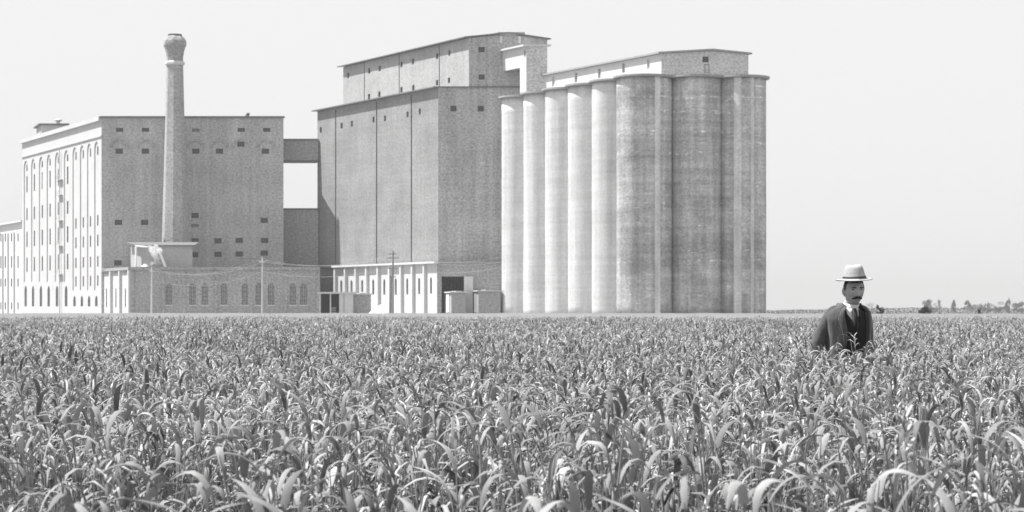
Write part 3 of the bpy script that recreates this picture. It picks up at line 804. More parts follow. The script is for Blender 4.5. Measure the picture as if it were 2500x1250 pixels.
def shed():
    D = 384.5
    t = thing('open_shed', 'low flat roofed open shed with a dark bay beside the dark boxcar', 'shed', (X(820, D), D, 0))
    z = Z(717, D); x0, xm, x1 = X(780, D), X(828, D), X(862, D)
    mb = MB(); mb.prism([(x0 - .3, D - .5), (x1 + .3, D - .5), (x1, D + 6), (x0, D + 6)], z, z + .3); link_mesh('roof', mb, M['sill'], t)
    mb = MB(); mb.prism([(xm, D), (x1, D), (x1, D + 5.5), (xm, D + 5.5)], 0, z - .003)
    link_mesh('side_room', mb, M['low_side'], t)
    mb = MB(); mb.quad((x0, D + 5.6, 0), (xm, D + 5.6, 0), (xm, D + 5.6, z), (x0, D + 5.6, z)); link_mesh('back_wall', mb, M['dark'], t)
    mb = MB(); mb.quad((x0, D, 0), (x0, D + 5.6, 0), (x0, D + 5.6, z - .01), (x0, D, z - .01)); link_mesh('end_wall', mb, M['link'], t)
    for x in (x0 + .1, (x0 + xm) / 2 + .2):
        mb = MB(); mb.box((x - .1, D - .1, 0), (x + .1, D + .1, z - .003)); link_mesh('post', mb, M['pole_pale'], t)
    mb = MB(); mb.box((X(839, D), D - .09, .1), (X(840.5, D), D - .01, z - .1)); link_mesh('door_edge', mb, M['plank'], t)
    c = thing('stacked_crate', 'pale planked crate in the dark bay of the open shed', 'crate', (X(810, D), D + 2.5, 0))
    for k in range(5):
        mb = MB(); mb.box((X(803, D), D + 2.3, .1 + k * .4), (X(818, D), D + 3.2, .44 + k * .4)); link_mesh('board', mb, M['plank'], c)
shed()

def heap(px, D, wx, wy, h, label):
    bm = bmesh.new(); bmesh.ops.create_grid(bm, x_segments=28, y_segments=14, size=1)
    for v in bm.verts:
        x, y = v.co.x, v.co.y; r = min(1, sqrt(x * x + y * y))
        z = (cos(pi * r) + 1) / 2 * h * (1 + .5 * noise.noise(Vector((x * 3, y * 3, 1)))) + .12 * noise.noise(Vector((x * 9, y * 9, 4)))
        v.co = Vector((x * wx, y * wy, max(z, -.1)))
    me = bpy.data.meshes.new('sand_heap'); bm.to_mesh(me); bm.free(); me.materials.append(M['sand']); me.shade_smooth()
    o = bpy.data.objects.new('sand_heap', me); COL.objects.link(o); o.location = (X(px, D), D, 0)
    tag(o, label, 'heap')
heap(940, 380, 5.0, 2.2, 2.3, 'long low heap of pale sand at the foot of the telegraph pole')

def tpole(px, ytop, D, arms, label, mat, r=.16):
    x = X(px, D); zt = Z(ytop, D)
    t = thing('telegraph_pole', label, 'pole', (x, D, 0), 'telegraph poles in front of the mill')
    mb = MB(); mb.tube([(x, D, 0), (x + .05, D, zt)], [r, r * .65], 10); link_mesh('post', mb, M[mat], t)
    for y, hw in arms:
        z = Z(y, D); a = hw / F * D
        mb = MB(); mb.box((x - a, D - .12, z - .07), (x + a, D - .03, z + .07)); am = link_mesh('crossarm', mb, M[mat], t)
        for k in range(4):
            xi = x - a * .9 + a * 1.8 * k / 3; mb = MB(); mb.lathe([(.05, z + .07), (.07, z + .15), (.03, z + .24)], (xi, D - .07), 6); link_mesh('insulator', mb, M['sill'], am)
    return (x, D, zt)
tpole(959, 612, 374, [(620, 11), (630, 15), (655, 12), (676, 8)], 'dark telegraph pole with several crossarms before the white annex', 'pole', .2)
tpole(640, 628, 384, [(640, 7)], 'tall pale pole in front of the long low building', 'pole_pale')
tpole(370, 652, 386, [(663, 5)], 'short pale pole at the left end of the low building', 'pole_pale')
tpole(953, 672, 376, [], 'short thick post close beside the dark telegraph pole', 'pole', .28)
WP = [(X(260, 400), 400, Z(672, 400)), (X(370, 386), 385.9, Z(663, 386)), (X(640, 384), 383.9, Z(640, 384)), (X(959, 374), 373.9, Z(630, 374))]
for k, (dz, dx) in enumerate(((.3, -.8), (.3, .8), (-1.6, 0))):
    mb = MB(); pts = []
    for i in range(1, 3):
        a, b = Vector(WP[i]), Vector(WP[i+1]); sag = 1.6 if i == 1 else 1.3
        for j in range(13):
            q = j / 12; p = a.lerp(b, q); p.z += dz - sag * 4 * q * (1 - q) + .02; p.x += dx; pts.append(p)
    a, b = Vector(WP[3]), Vector((X(1226, 388), 386.5, Z(628 + k * 12, 388)))
    for j in range(1, 13):
        q = j / 12; p = a.lerp(b, q); p.z += dz * (1 - q) - 1.0 * 4 * q * (1 - q); p.x += dx * (1 - q); pts.append(p)
    mb.tube(pts, .014, 5)
    o = link_mesh('overhead_wire', mb, M['pole_pale'])
    tag(o, ('upper thin wire', 'middle thin wire', 'lowest thin wire')[k] + ' strung from the pole at the low building to the elevator', 'wire', 'overhead wires between the poles')

# ------------------------------------------------------------ far trees, scrub, bushes
def leaf_cloud(mb, tone, c, rx, ry, rz, n, size, rnd, shape='round'):
    clumps = [(Vector((rnd.uniform(-1, 1) * rx * .7, rnd.uniform(-1, 1) * ry * .7, rnd.uniform(-1, 1) * rz * .8)), rnd.uniform(.25, .5)) for _ in range(9)]
    for _ in range(n):
        cl, cr = rnd.choice(clumps)
        d = Vector((rnd.gauss(0, 1), rnd.gauss(0, 1), rnd.gauss(0, 1))).normalized() * (rnd.random() ** .4)
        p = cl + Vector((d.x * rx * cr, d.y * ry * cr, d.z * rz * cr))
        k = (p.z / rz + 1) / 2
        if shape == 'cone': f = max(.15, 1 - k * .85); p.x *= f; p.y *= f
        elif shape == 'leftpeak': p.x += -rx * .35 * k
        p += Vector(c); s = size * rnd.uniform(.6, 1.4)
        a = Vector((rnd.gauss(0, 1), rnd.gauss(0, 1), rnd.gauss(0, 1))).normalized(); b = a.orthogonal().normalized(); e = a.cross(b)
        mb.add([p - b * s, p + e * s * .6, p + b * s, p - e * s * .6], [(0, 1, 2, 3)])
def set_tone(o, rnd, per, lo=.8, hi=1.25):
    at = o.data.attributes.new('tone', 'FLOAT', 'FACE'); n = len(o.data.polygons)
    at.data.foreach_set('value', [0.0] * n); vals = []
    while len(vals) < n: vals += [rnd.uniform(lo, hi)] * per
    at.data.foreach_set('value', vals[:n])
def tree(px, ytop, D, wpx, label, shape, mat='tree_leaf', n=900, name='tree', group='trees on the far skyline', cat='tree', bare=False):
    rnd = random.Random(int(px * 7)); x = X(px, D); zt = Z(ytop, D); w_ = wpx / F * D / 2 * (1.55 if name == 'tree' else 1.15)
    t = thing(name, label, cat, (x, D, 0), group)
    base = zt * .10
    mb = MB(); mb.tube([(x, D, 0), (x + w_ * .05, D, zt * .45), (x + w_ * .1, D, zt * .8)], [zt * .03, zt * .02, zt * .006], 7)
    for k in range(6):
        a = rnd.uniform(0, 2 * pi); z = zt * rnd.uniform(.25, .65)
        mb.tube([(x, D, z), (x + cos(a) * w_ * .4, D + sin(a) * w_ * .4, z + zt * .13), (x + cos(a) * w_ * .75, D + sin(a) * w_ * .75, z + zt * .3)], [zt * .011, zt * .007, zt * .003], 5)
    link_mesh('trunk', mb, M['bark'], t)
    mb = MB(); hz = (zt - base) / 2
    leaf_cloud(mb, None, (x, D, base + hz), w_, w_, hz, n * 4, zt * .02, rnd, shape)
    o = link_mesh('crown', mb, M[mat], t); set_tone(o, rnd, 9)
    return t
far = [(2127, 738, 1250, 20, 'faint thin tree just right of the man on the skyline', 'round', 200),
       (2267, 729, 1150, 19, 'rounded pale tree rising behind the darker broad bush', 'round', 900),
       (2283, 741, 1250, 9, 'small sparse tree left of the leaning thin tree', 'round', 150),
       (2293, 728, 1250, 11, 'thin gappy tree leaning right on the skyline', 'round', 170),
       (2328, 731, 1180, 17, 'pointed conical tree standing alone on the skyline', 'cone', 900),
       (2362, 731, 1200, 22, 'conical tree at the left end of the far grove', 'cone', 900),
       (2380, 741, 1180, 26, 'low broad tree filling the grove beside the conical tree', 'round', 800),
       (2394, 742, 1170, 20, 'rounded mid grove tree behind the dark leaning sapling', 'round', 700),
       (2410, 736, 1200, 20, 'small peaked tree in the middle of the grove', 'cone', 700),
       (2430, 737, 1190, 28, 'wide flat topped tree in the grove', 'round', 900),
       (2448, 743, 1200, 20, 'short rounded tree left of the tall pointed one', 'round', 600),
       (2462, 730, 1180, 20, 'tall pointed tree near the right edge of the grove', 'cone', 900),
       (2487, 731, 1170, 24, 'broad peaked tree at the right edge of the picture', 'leftpeak', 1000),
       (2508, 738, 1170, 26, 'tree cut by the right edge of the picture', 'round', 700)]
for px, yt, D, wp, lab, sh, n in far: tree(px, yt, D, wp, lab, sh, n=n)
tree(2150, 746, 282, 20, 'small dark bush leaning left beside the man on the skyline', 'leftpeak', 'bush_leaf', 1100, 'bush', 'dark bushes at the field edge', 'bush')
tree(2259, 743, 283, 25, 'broad dark bush in front of the pale rounded tree', 'round', 'bush_leaf', 1400, 'bush', 'dark bushes at the field edge', 'bush')
tree(2391, 748, 284, 6, 'thin dark leaning sapling in front of the grove', 'leftpeak', 'bush_leaf', 160, 'sapling', 'dark bushes at the field edge', 'sapling')

def scrub():
    rnd = random.Random(11); mb = MB(); D = 296
    x = X(1876, D)
    while x < X(2800, D):
        px = 1250 + x / D * F
        h = (1.35 + .28 * min(1, max(0, (px - 1950) / 250))) * (1 + .10 * noise.noise(Vector((x * .3, 0, 0))))
        for k in range(110):
            dd = rnd.uniform(-9, 14); s = rnd.uniform(.04, .09)
            p = Vector((x + rnd.uniform(-.7, .7), D + dd, rnd.random() ** .8 * h + .2))
            a = Vector((rnd.gauss(0, 1), rnd.gauss(0, 1), rnd.gauss(0, 1))).normalized(); b = a.orthogonal().normalized(); e = a.cross(b)
            mb.add([p - b * s, p + e * s * .7, p + b * s, p - e * s * .7], [(0, 1, 2, 3)])
        x += .25
    o = link_mesh('scrub_belt', mb, leafmat('weed_foliage', .11, .15)); set_tone(o, rnd, 7, .85, 1.15)
    tag(o, 'low continuous belt of scrub along the far edge of the field', 'scrub', kind='stuff')
scrub()

# ------------------------------------------------------------ crop
def blade(rnd, p0, az, ln, wd, rise, droop, seg=7, twist=0.0, fold=True):
    """arching leaf: returns verts, faces, starting at p0 heading az; rise = start elevation, droop = total bend"""
    vs = []; fs = []; p = Vector(p0); el = rise; st = ln / seg; roll = rnd.uniform(-.5, .5) + twist
    bend = droop / seg
    for i in range(seg + 1):
        q = i / seg
        w_ = wd * (0.55 + .45 * min(1, q * 5)) * (1 - max(0, (q - .35) / .65) ** 1.8) + .0006
        d = Vector((cos(az) * cos(el), sin(az) * cos(el), sin(el)))
        side = Vector((-sin(az), cos(az), 0)); nrm = d.cross(side).normalized()
        rl = roll * q * 1.6
        s2 = (side * cos(rl) + nrm * sin(rl)).normalized(); n2 = s2.cross(d)
        if fold:
            vs += [p - s2 * w_ / 2 , p + n2 * w_ * -.16, p + s2 * w_ / 2]
        else: vs += [p - s2 * w_ / 2, p + s2 * w_ / 2]
        p = p + d * st; el -= bend * (0.25 + 1.75 * math.exp(-((q - .38) / .28) ** 2)); az += rnd.uniform(-.05, .05)
    c = 3 if fold else 2
    for i in range(seg):
        for k in range(c - 1):
            a = i * c + k; fs.append((a, a + 1, a + c + 1, a + c))
    return vs, fs

def plant_spec(rnd, tall=None):
    h = tall or (rnd.uniform(.76, 1.05) if rnd.random() < .93 else rnd.uniform(1.03, 1.10))
    lean = rnd.uniform(0, .18); la = rnd.uniform(-.9, .9) if rnd.random() < .6 else rnd.uniform(0, 2 * pi)
    nl = rnd.randint(4, 6); leaves = []
    a0 = rnd.uniform(0, 2 * pi)
    for k in range(nl):
        z = h * (1 - k * .145 - rnd.uniform(0, .07)); az = a0 + k * pi + rnd.uniform(-.7, .7)
        if rnd.random() < .35: az = rnd.gauss(0, .7)       # breeze from the left
        top = k == 0
        ln = rnd.uniform(.14, .27) * (1 if not top else .8); wd = rnd.uniform(.009, .022)
        rise = R(rnd.uniform(46, 86)); droop = R(rnd.uniform(48, 158)) if (top or rnd.random() < .95) else R(rnd.uniform(35, 80))
        leaves.append((z, az, ln, wd, rise, droop))
    return h, lean, la, leaves
def stem_at(h, lean, la, z):
    q = z / h; return Vector((cos(la) * lean * q * q, sin(la) * lean * q * q, z))
def plant_mesh(mb, rnd, ox, oy, sc=1.0, seg=7, fold=True, nsides=4, wide=1.0, maxl=9, ears=.22):
    h, lean, la, leaves = plant_spec(rnd)
    off = Vector((ox, oy, 0))
    pts = [off + stem_at(h, lean, la, h * q) * sc for q in (0, .5, .8, 1.0)]
    n0 = len(mb.f)
    mb.tube(pts, [.0045 * wide, .004 * wide, .003 * wide, .0015 * wide], nsides, cap=False)
    ns = len(mb.f) - n0
    tones = [1.15] * ns
    for z, az, ln, wd, rise, droop in leaves[:maxl]:
        vs, fs = blade(rnd, off + stem_at(h, lean, la, z) * sc, az, ln * sc, wd * wide, rise, droop, seg, fold=fold)
        mb.add(vs, fs); tn = rnd.uniform(.38, 1.25) if rnd.random() < .9 else rnd.uniform(1.4, 1.9); tones += [tn] * len(fs)
    if rnd.random() < ears:      # loose pale panicle at the stem's tip
        tip = off + stem_at(h, lean, la, h) * sc; a0 = rnd.uniform(0, 6)
        for k in range(7 if fold else 3):
            q = tip + Vector((0, 0, -.012 * k)) * sc
            vs, fs = blade(rnd, q, a0 + k * 2.1, rnd.uniform(.035, .07) * sc, .0065 * wide, R(rnd.uniform(40, 80)), R(rnd.uniform(60, 130)), 3, fold=False)
            mb.add(vs, fs); tones += [1.9] * len(fs)
    return tones

src = bpy.data.collections.new("crop_sources")
def patch(name, size, count, seed, **kw):
    rnd = random.Random(seed); mb = MB(); tones = []
    for _ in range(count):
        tones += plant_mesh(mb, rnd, rnd.uniform(-size / 2, size / 2), rnd.uniform(-size / 2, size / 2), **kw)
    me = bpy.data.meshes.new(name); me.from_pydata([tuple(v) for v in mb.v], [], mb.f); me.update()
    me.materials.append(M['leaf']); me.shade_smooth()
    at = me.attributes.new('tone', 'FLOAT', 'FACE'); at.data.foreach_set('value', tones)
    o = bpy.data.objects.new(name, me); return o

def scatter(name, pts, sources, label):
    """one object whose geometry nodes set leaf clumps on prepared points"""
    coll = bpy.data.collections.new(name + "_clumps")
    for s in sources: coll.objects.link(s)
    me = bpy.data.meshes.new(name); me.from_pydata([p[0] for p in pts], [], []); me.update()
    a = me.attributes.new('rz', 'FLOAT_VECTOR', 'POINT'); a.data.foreach_set('vector', [c for p in pts for c in (p[3], p[4], p[1])])
    a = me.attributes.new('sc', 'FLOAT', 'POINT'); a.data.foreach_set('value', [p[2] for p in pts])
    a = me.attributes.new('ix', 'INT', 'POINT'); a.data.foreach_set('value', [i % len(sources) for i in range(len(pts))])
    o = bpy.data.objects.new(name, me); COL.objects.link(o)
    t = bpy.data.node_groups.new(name + "_nodes", 'GeometryNodeTree')
    t.interface.new_socket('Geometry', in_out='INPUT', socket_type='NodeSocketGeometry')
    t.interface.new_socket('Geometry', in_out='OUTPUT', socket_type='NodeSocketGeometry')
    gi = t.nodes.new('NodeGroupInput'); go = t.nodes.new('NodeGroupOutput')
    ci = t.nodes.new('GeometryNodeCollectionInfo'); ci.inputs[0].default_value = coll
    ci.inputs['Separate Children'].default_value = True; ci.inputs['Reset Children'].default_value = True
    ip = t.nodes.new('GeometryNodeInstanceOnPoints'); ip.inputs['Pick Instance'].default_value = True
    def na(n, ty):
        x = t.nodes.new('GeometryNodeInputNamedAttribute'); x.data_type = ty; x.inputs['Name'].default_value = n; return x.outputs[0]
    er = t.nodes.new('FunctionNodeEulerToRotation')
    t.links.new(na('rz', 'FLOAT_VECTOR'), er.inputs[0]); t.links.new(er.outputs[0], ip.inputs['Rotation'])
    t.links.new(na('sc', 'FLOAT'), ip.inputs['Scale']); t.links.new(na('ix', 'INT'), ip.inputs['Instance Index'])
    t.links.new(gi.outputs[0], ip.inputs['Points']); t.links.new(ci.outputs[0], ip.inputs['Instance'])
    t.links.new(ip.outputs[0], go.inputs[0])
    md = o.modifiers.new('scatter', 'NODES'); md.node_group = t
    tag(o, label, 'crop', kind='stuff'); return o

MANX, MANY = X(2068, 18.3), 18.3
def hgt(x, y):     # the stand is uneven: tall drifts and thin places
    bump = .095 * math.exp(-((x - MANX) / 1.3) ** 2 - ((y - MANY + .9) / 1.6) ** 2)
    return 1.0 + bump + .065 * noise.noise(Vector((x * .35, y * .22, 0))) * 2 + .035 * noise.noise(Vector((x * 1.4, y * 1.0, 3)))
MANX, MANY = X(2068, 18.3), 18.3
def grid_points(y0, y1, st, rnd, jit=.5, tanw=.262):
    out = []; y = y0
    while y < y1:
        half = y * tanw + 2.2; x = -half
        while x < half:
            px, py = x + rnd.uniform(-jit, jit) * st, y + rnd.uniform(-jit, jit) * st
            dm = sqrt((px - MANX) ** 2 + (py - MANY) ** 2)
            thin = noise.noise(Vector((px * .45, py * .28, 7)))
            if not (dm < .36) and not (thin < -.12 and rnd.random() < min(.5, -thin * 1.6)):
                s = hgt(px, py) * rnd.uniform(.94, 1.06)
                out.append(((px, py, 0), rnd.uniform(-.5, .5) + rnd.choice((0, 0, pi / 2, -pi / 2, pi)), s, rnd.uniform(-.05, .05), rnd.uniform(-.02, .1)))
            x += st
        y += st
    rnd.shuffle(out); return out
rnd = random.Random(5)
near_src = [patch('clump', .34, 10, 100 + k) for k in range(7)]
side = [q for q in grid_points(1.3, 4.75, .30, rnd, tanw=.42) if q[0][1] < 2.9 or abs(q[0][0]) > .265 * q[0][1] + .12]
scatter('crop', grid_points(4.75, 24, .30, rnd) + side, near_src, 'dense green crop with broad arching leaves filling the foreground')
mid_src = [patch('clump', .8, 60, 200 + k, seg=5, fold=False, nsides=3, wide=1.15, maxl=5, ears=.6) for k in range(5)]
scatter('crop_beyond', grid_points(24, 62, .70, rnd), mid_src, 'paler band of the same crop beyond the man')
far_src = [patch('clump', 2.2, 400, 300 + k, seg=4, fold=False, nsides=3, wide=1.35, maxl=4, ears=.8) for k in range(4)]
scatter('crop_far', grid_points(62, 108, 1.9, rnd), far_src, 'far smooth looking crop before the mill buildings')

# canopy of the most distant crop, a gently ragged sheet at ear height with a cut edge
def far_canopy():
    mb = MB(); rnd = random.Random(9); ys = []; y = 100.0
    while y < 790: ys.append(y); y *= 1.035
    cols = 90; vs = []; fs = []
    for j, y in enumerate(ys):
        for i in range(cols + 1):
            x = (-.30 + .62 * i / cols) * y
            z = 1.06 + .08 * noise.noise(Vector((x * .5, y * .2, 0))) + rnd.uniform(-.03, .03)
            vs.append((x, y, z))
    for j in range(len(ys) - 1):
        for i in range(cols):
            xa = (-.30 + .62 * (i + .5) / cols) * ys[j]
            lim = 345 if xa < 34 else 286      # the yard stops the crop on the left, weeds on the right
            if ys[j+1] > lim: continue
            fs.append((j*(cols+1)+i, j*(cols+1)+i+1, (j+1)*(cols+1)+i+1, (j+1)*(cols+1)+i))
    mb.add(vs, fs)
    o = link_mesh('crop_horizon', mb, M['canopy'])
    tag(o, 'thin even strip of distant crop reaching the buildings and the scrub', 'crop', kind='stuff')
far_canopy()

# nearest plants, one by one
def make_plant(seed):
    rnd = random.Random(seed); h, lean, la, leaves = plant_spec(rnd)
    t = bpy.data.objects.new('crop_plant', None); t.empty_display_size = .1
    mb = MB(); mb.tube([stem_at(h, lean, la, h * q) for q in (0, .35, .7, .9, 1.0)], [.0048, .0045, .004, .003, .0015], 6, cap=False)
    def mk(name, vs, fs, mat, tone):
        me = bpy.data.meshes.new(name); me.from_pydata([tuple(v) for v in vs], [], fs); me.update(); me.materials.append(mat); me.shade_smooth()
        a = me.attributes.new('tone', 'FLOAT', 'FACE'); a.data.foreach_set('value', [tone] * len(fs)); return me
    parts = [('stem', mk('stem', mb.v, mb.f, M['leaf'], 1.15))]
    for z, az, ln, wd, rise, droop in leaves:
        vs, fs = blade(rnd, stem_at(h, lean, la, z), az, ln, wd, rise, droop, 10)
        parts.append(('leaf', mk('leaf', vs, fs, M['leaf'], rnd.uniform(.4, 1.35))))
    return parts
variants = [make_plant(900 + k) for k in range(14)]
rnd = random.Random(77); cnt = 0
spots = []
for _ in range(6000):
    y = sqrt(rnd.uniform(3.05 ** 2, 4.62 ** 2)); x = rnd.uniform(-.25, .25) * y
    if all((x - a) ** 2 + (y - b) ** 2 > .055 ** 2 for a, b in spots):
        spots.append((x, y))
    if len(spots) >= 300: break
for x, y in spots:
    t = bpy.data.objects.new('crop_plant', None); t.empty_display_size = .1; COL.objects.link(t)
    t.location = (x, y, 0); t.rotation_euler = (rnd.uniform(-.04, .04), rnd.uniform(-.02, .08), rnd.uniform(0, 2 * pi))
    t.scale = [hgt(x, y) * rnd.uniform(.93, 1.05)] * 3
    tag(t, 'leafy green crop plant with arching blades in the very front of the field', 'crop plant', 'crop plants nearest the camera')
    for nm, me in variants[rnd.randrange(len(variants))]:
        c = bpy.data.objects.new(nm, me); COL.objects.link(c); c.parent = t

# ------------------------------------------------------------ the man
def build_man():
    rot = R(20)
    T = Matrix.Translation((MANX, MANY, 0)) @ Matrix.Rotation(rot, 4, 'Z')
    root = bpy.data.objects.new('person', None); COL.objects.link(root); root.location = (MANX, MANY, 0)
    root.rotation_euler = (0, 0, rot)
    tag(root, 'moustached man in straw hat, dark open jacket and waistcoat, standing waist deep in crop', 'person')
    def put(name, me, mat, parent=root, smooth=True):
        if isinstance(me, MB):
            m_ = bpy.data.meshes.new(name); m_.from_pydata([tuple(v) for v in me.v], [], me.f); m_.update(); me = m_
        me.materials.clear(); me.materials.append(mat)
        if smooth: me.shade_smooth()
        o = bpy.data.objects.new(name, me); COL.objects.link(o); o.parent = parent; return o
    # ---- body: one continuous skinned and remeshed figure
    HX, HYY, HZ = .035, -.05, 1.635       # head centre
    V = []; E = []; Rr = []
    def add(p, r, prev=None):
        V.append(p); Rr.append(r)
        if prev is not None: E.append((prev, len(V) - 1))
        return len(V) - 1
    pel = add((0, 0, .93), (.15, .11)); wst = add((0, 0, 1.08), (.135, .10), pel); chs = add((0, .0, 1.28), (.155, .11), wst)
    ush = add((0, .0, 1.41), (.12, .09), chs); nk = add((.012, -.012, 1.50), (.058, .06), ush); nk2 = add((.028, -.038, 1.58), (.056, .058), nk)
    hands = []
    for s in (-1, 1):
        hp = add((s * .09, 0, .86), (.085, .09), pel); kn = add((s * .11, -.01, .48), (.058, .06), hp); an = add((s * .12, .02, .09), (.038, .042), kn); add((s * .14, -.13, .035), (.04, .03), an)
        sh = add((s * .165, .01, 1.425), (.058, .058), ush)
        el_ = (-.262, .05, 1.165) if s < 0 else (.235, .07, 1.165); wr = (-.225, -.10, .975) if s < 0 else (.225, -.07, .955)
        e = add(el_, (.042, .042), sh); w_ = add(wr, (.028, .03), e); hands.append((s, Vector(wr), (Vector(wr) - Vector(el_)).normalized(), w_))
    for s, wr, d, wi in hands:
        palm = wr + d * .06; pi_ = add(tuple(palm), (.026, .036), wi)
        side = Vector((-s * .2, -1, .3)).cross(d).normalized()
        for k in range(4):
            o_ = (k - 1.5) * .019; L_ = (.062, .074, .07, .055)[k]
            b_ = palm + d * .03 + side * o_; c_ = b_ + d * L_ * .5 + Vector((-s * .012, 0, 0)); f_ = c_ + d * L_ * .45 + Vector((-s * .022, 0, 0))
            i1 = add(tuple(b_), (.011, .011), pi_); i2 = add(tuple(c_), (.0095, .0095), i1); add(tuple(f_), (.0085, .0085), i2)
        th = palm - d * .03 + side * .03; i1 = add(tuple(th), (.013, .013), pi_); add(tuple(th + d * .035 + side * .03), (.0105, .0105), i1)
    me = bpy.data.meshes.new('skeleton'); me.from_pydata(V, E, []); me.update()
    ob = bpy.data.objects.new('body_tmp', me); COL.objects.link(ob)
    sk = ob.modifiers.new('skin', 'SKIN'); sk.use_smooth_shade = True
    for i, r in enumerate(Rr): me.skin_vertices[0].data[i].radius = r
    me.skin_vertices[0].data[pel].use_root = True
    ob.modifiers.new('sub', 'SUBSURF').levels = 2
    dg = bpy.context.evaluated_depsgraph_get(); dg.update()
    body = bpy.data.meshes.new_from_object(ob.evaluated_get(dg))
    bpy.data.objects.remove(ob)
    # ---- head
    bm = bmesh.new(); bm.from_mesh(body)
    q = bmesh.ops.create_icosphere(bm, subdivisions=5, radius=1.0)
    Hd = Vector((HX, HYY, HZ)); yaw = R(-8); 
    def headshape(n):
        x, y, z = n.x, n.y, n.z                       # face looks to -y
        sx, sy, sz = .074, .096, .118
        if z < 0:                                     # jaw narrows, chin forward
            k = -z; sx *= 1 - .30 * k ** 1.6; sy *= 1 - .22 * k ** 1.5
            if y < 0: y -= .10 * k
        p = Vector((x * sx, y * sy, z * sz))
        f = max(0, -n.y) ** 2
        g = lambda cx, cz, w, h: math.exp(-((p.x - cx) / w) ** 2 - ((p.z - cz) / h) ** 2) * f
        nose = math.exp(-(p.x / .011) ** 2) * max(0, min(1, (.022 - p.z) / .05)) * (1 if p.z > -.036 else math.exp(-((p.z + .036) / .007) ** 2)) * f
        p.y -= .028 * nose
        p.y += .018 * (g(-.031, .014, .016, .011) + g(.031, .014, .016, .011))
        p.y -= .008 * g(0, .034, .05, .009)
        p.y -= .005 * (g(-.042, -.012, .016, .014) + g(.042, -.012, .016, .014))
        p.y += .005 * (g(-.045, -.045, .014, .02) + g(.045, -.045, .014, .02))
        p.y -= .006 * g(0, -.058, .022, .007); p.y -= .008 * g(0, -.095, .02, .016)
        return p
    ry = Matrix.Rotation(R(-9), 4, 'Z') @ Matrix.Rotation(R(5), 4, 'X') @ Matrix.Scale(1.08, 4)
    for v in q['verts']: v.co = Hd + ry @ headshape(v.co.normalized())
    for s in (-1, 1):                                # ears
        qe = bmesh.ops.create_icosphere(bm, subdivisions=3, radius=1.0)
        for v in qe['verts']:
            n = v.co.copy(); p = Vector((n.x * .010 + s * (.076 + .006 * max(0, n.y)), n.y * .019 + .012, n.z * .034 - .004 - .006 * n.y)); v.co = Hd + ry @ p
    bm.to_mesh(body); bm.free()
    ob = bpy.data.objects.new('body', body); COL.objects.link(ob)
    rm = ob.modifiers.new('remesh', 'REMESH'); rm.mode = 'VOXEL'; rm.voxel_size = .0055; rm.use_smooth_shade = True
    sm = ob.modifiers.new('smooth', 'SMOOTH'); sm.factor = .4; sm.iterations = 2
    dg = bpy.context.evaluated_depsgraph_get(); dg.update()
    fin = bpy.data.meshes.new_from_object(ob.evaluated_get(dg)); bpy.data.objects.remove(ob)
    bodyo = put('body', fin, M['skin'])
    def hp(p): return Hd + ry @ Vector(p)
    # eyes, brows, moustache, hair
    for s in (-1, 1):
        bm = bmesh.new(); bmesh.ops.create_uvsphere(bm, u_segments=14, v_segments=8, radius=.0095, matrix=Matrix.Translation(hp((s * .031, -.0705, .014))))
        m_ = bpy.data.meshes.new('eye'); bm.to_mesh(m_); bm.free(); put('eye', m_, plain('eye_dark', .06, .3))
        mb = MB(); mb.tube([hp((s * .014, -.094, .027)), hp((s * .030, -.095, .033)), hp((s * .050, -.080, .028))], [.003, .004, .002], 6); put('eyebrow', mb, M['hair'])
    mb = MB(); mb.tube([hp((-.040, -.072, -.058)), hp((-.028, -.094, -.052)), hp((-.010, -.108, -.044)), hp((.010, -.108, -.044)), hp((.028, -.094, -.052)), hp((.040, -.072, -.058))],
                       [.003, .009, .011, .011, .009, .003], 8); put('moustache', mb, M['hair'])
    bm = bmesh.new(); q = bmesh.ops.create_icosphere(bm, subdivisions=4, radius=1.0)
    for v in q['verts']:
        n = v.co.normalized(); p = headshape(Vector((n.x, n.y, n.z))); v.co = hp(p + Vector((n.x, n.y, n.z)) * .006)
    ry3 = ry.inverted()
    dele = [v for v in bm.verts if (ry3 @ (v.co - Hd)).z < (.062 if (ry3 @ (v.co - Hd)).y < -.03 else (-.005 if (ry3 @ (v.co - Hd)).y < .02 else -.055))]
    bmesh.ops.delete(bm, geom=dele, context='VERTS')
    m_ = bpy.data.meshes.new('hair'); bm.to_mesh(m_); bm.free(); put('hair', m_, M['hair'])
    # ---- hat (own thing's part: worn clothing)
    Ht = Matrix.Translation(hp((0, -.004, .075))) @ ry @ Matrix.Rotation(R(-3), 4, 'Y') @ Matrix.Rotation(R(-2), 4, 'X')
    def hat_ring(r, z, n=48, crease=0.0):
        out = []
        for k in range(n):
            a = 2 * pi * k / n; x = r * cos(a) * .92; y = r * sin(a) * 1.08
            zz = z - crease * max(0, 1 - abs(x) / .04) * 1.0
            if r > .12: zz += .010 * (abs(cos(a)) ** 3) - .006 * sin(a)
            out.append(Ht @ Vector((x, y, zz)))
        return out
    rings = [(.088, .0, 0), (.136, .004, 0), (.150, -.001, 0), (.1505, .003, 0), (.136, .008, 0), (.097, .012, 0), (.091, .03, 0), (.085, .06, 0), (.075, .095, 0), (.066, .114, .0), (.055, .123, .010), (.035, .125, .026), (.010, .122, .034)]
    mb = MB(); n = 48; vs = []
    for r, z, c_ in rings: vs += hat_ring(r, z, n, c_)
    fs = [(i*n+k, i*n+(k+1)%n, (i+1)*n+(k+1)%n, (i+1)*n+k) for i in range(len(rings)-1) for k in range(n)] + [tuple(range((len(rings)-1)*n, len(rings)*n))]
    mb.add(vs, fs); hat = put('straw_hat', mb, M['straw'])
    mb = MB(); vs = []
    rr = [(.0955, .012), (.0945, .020), (.0925, .034), (.0905, .036)]
    for r, z in rr: vs += hat_ring(r, z, n)
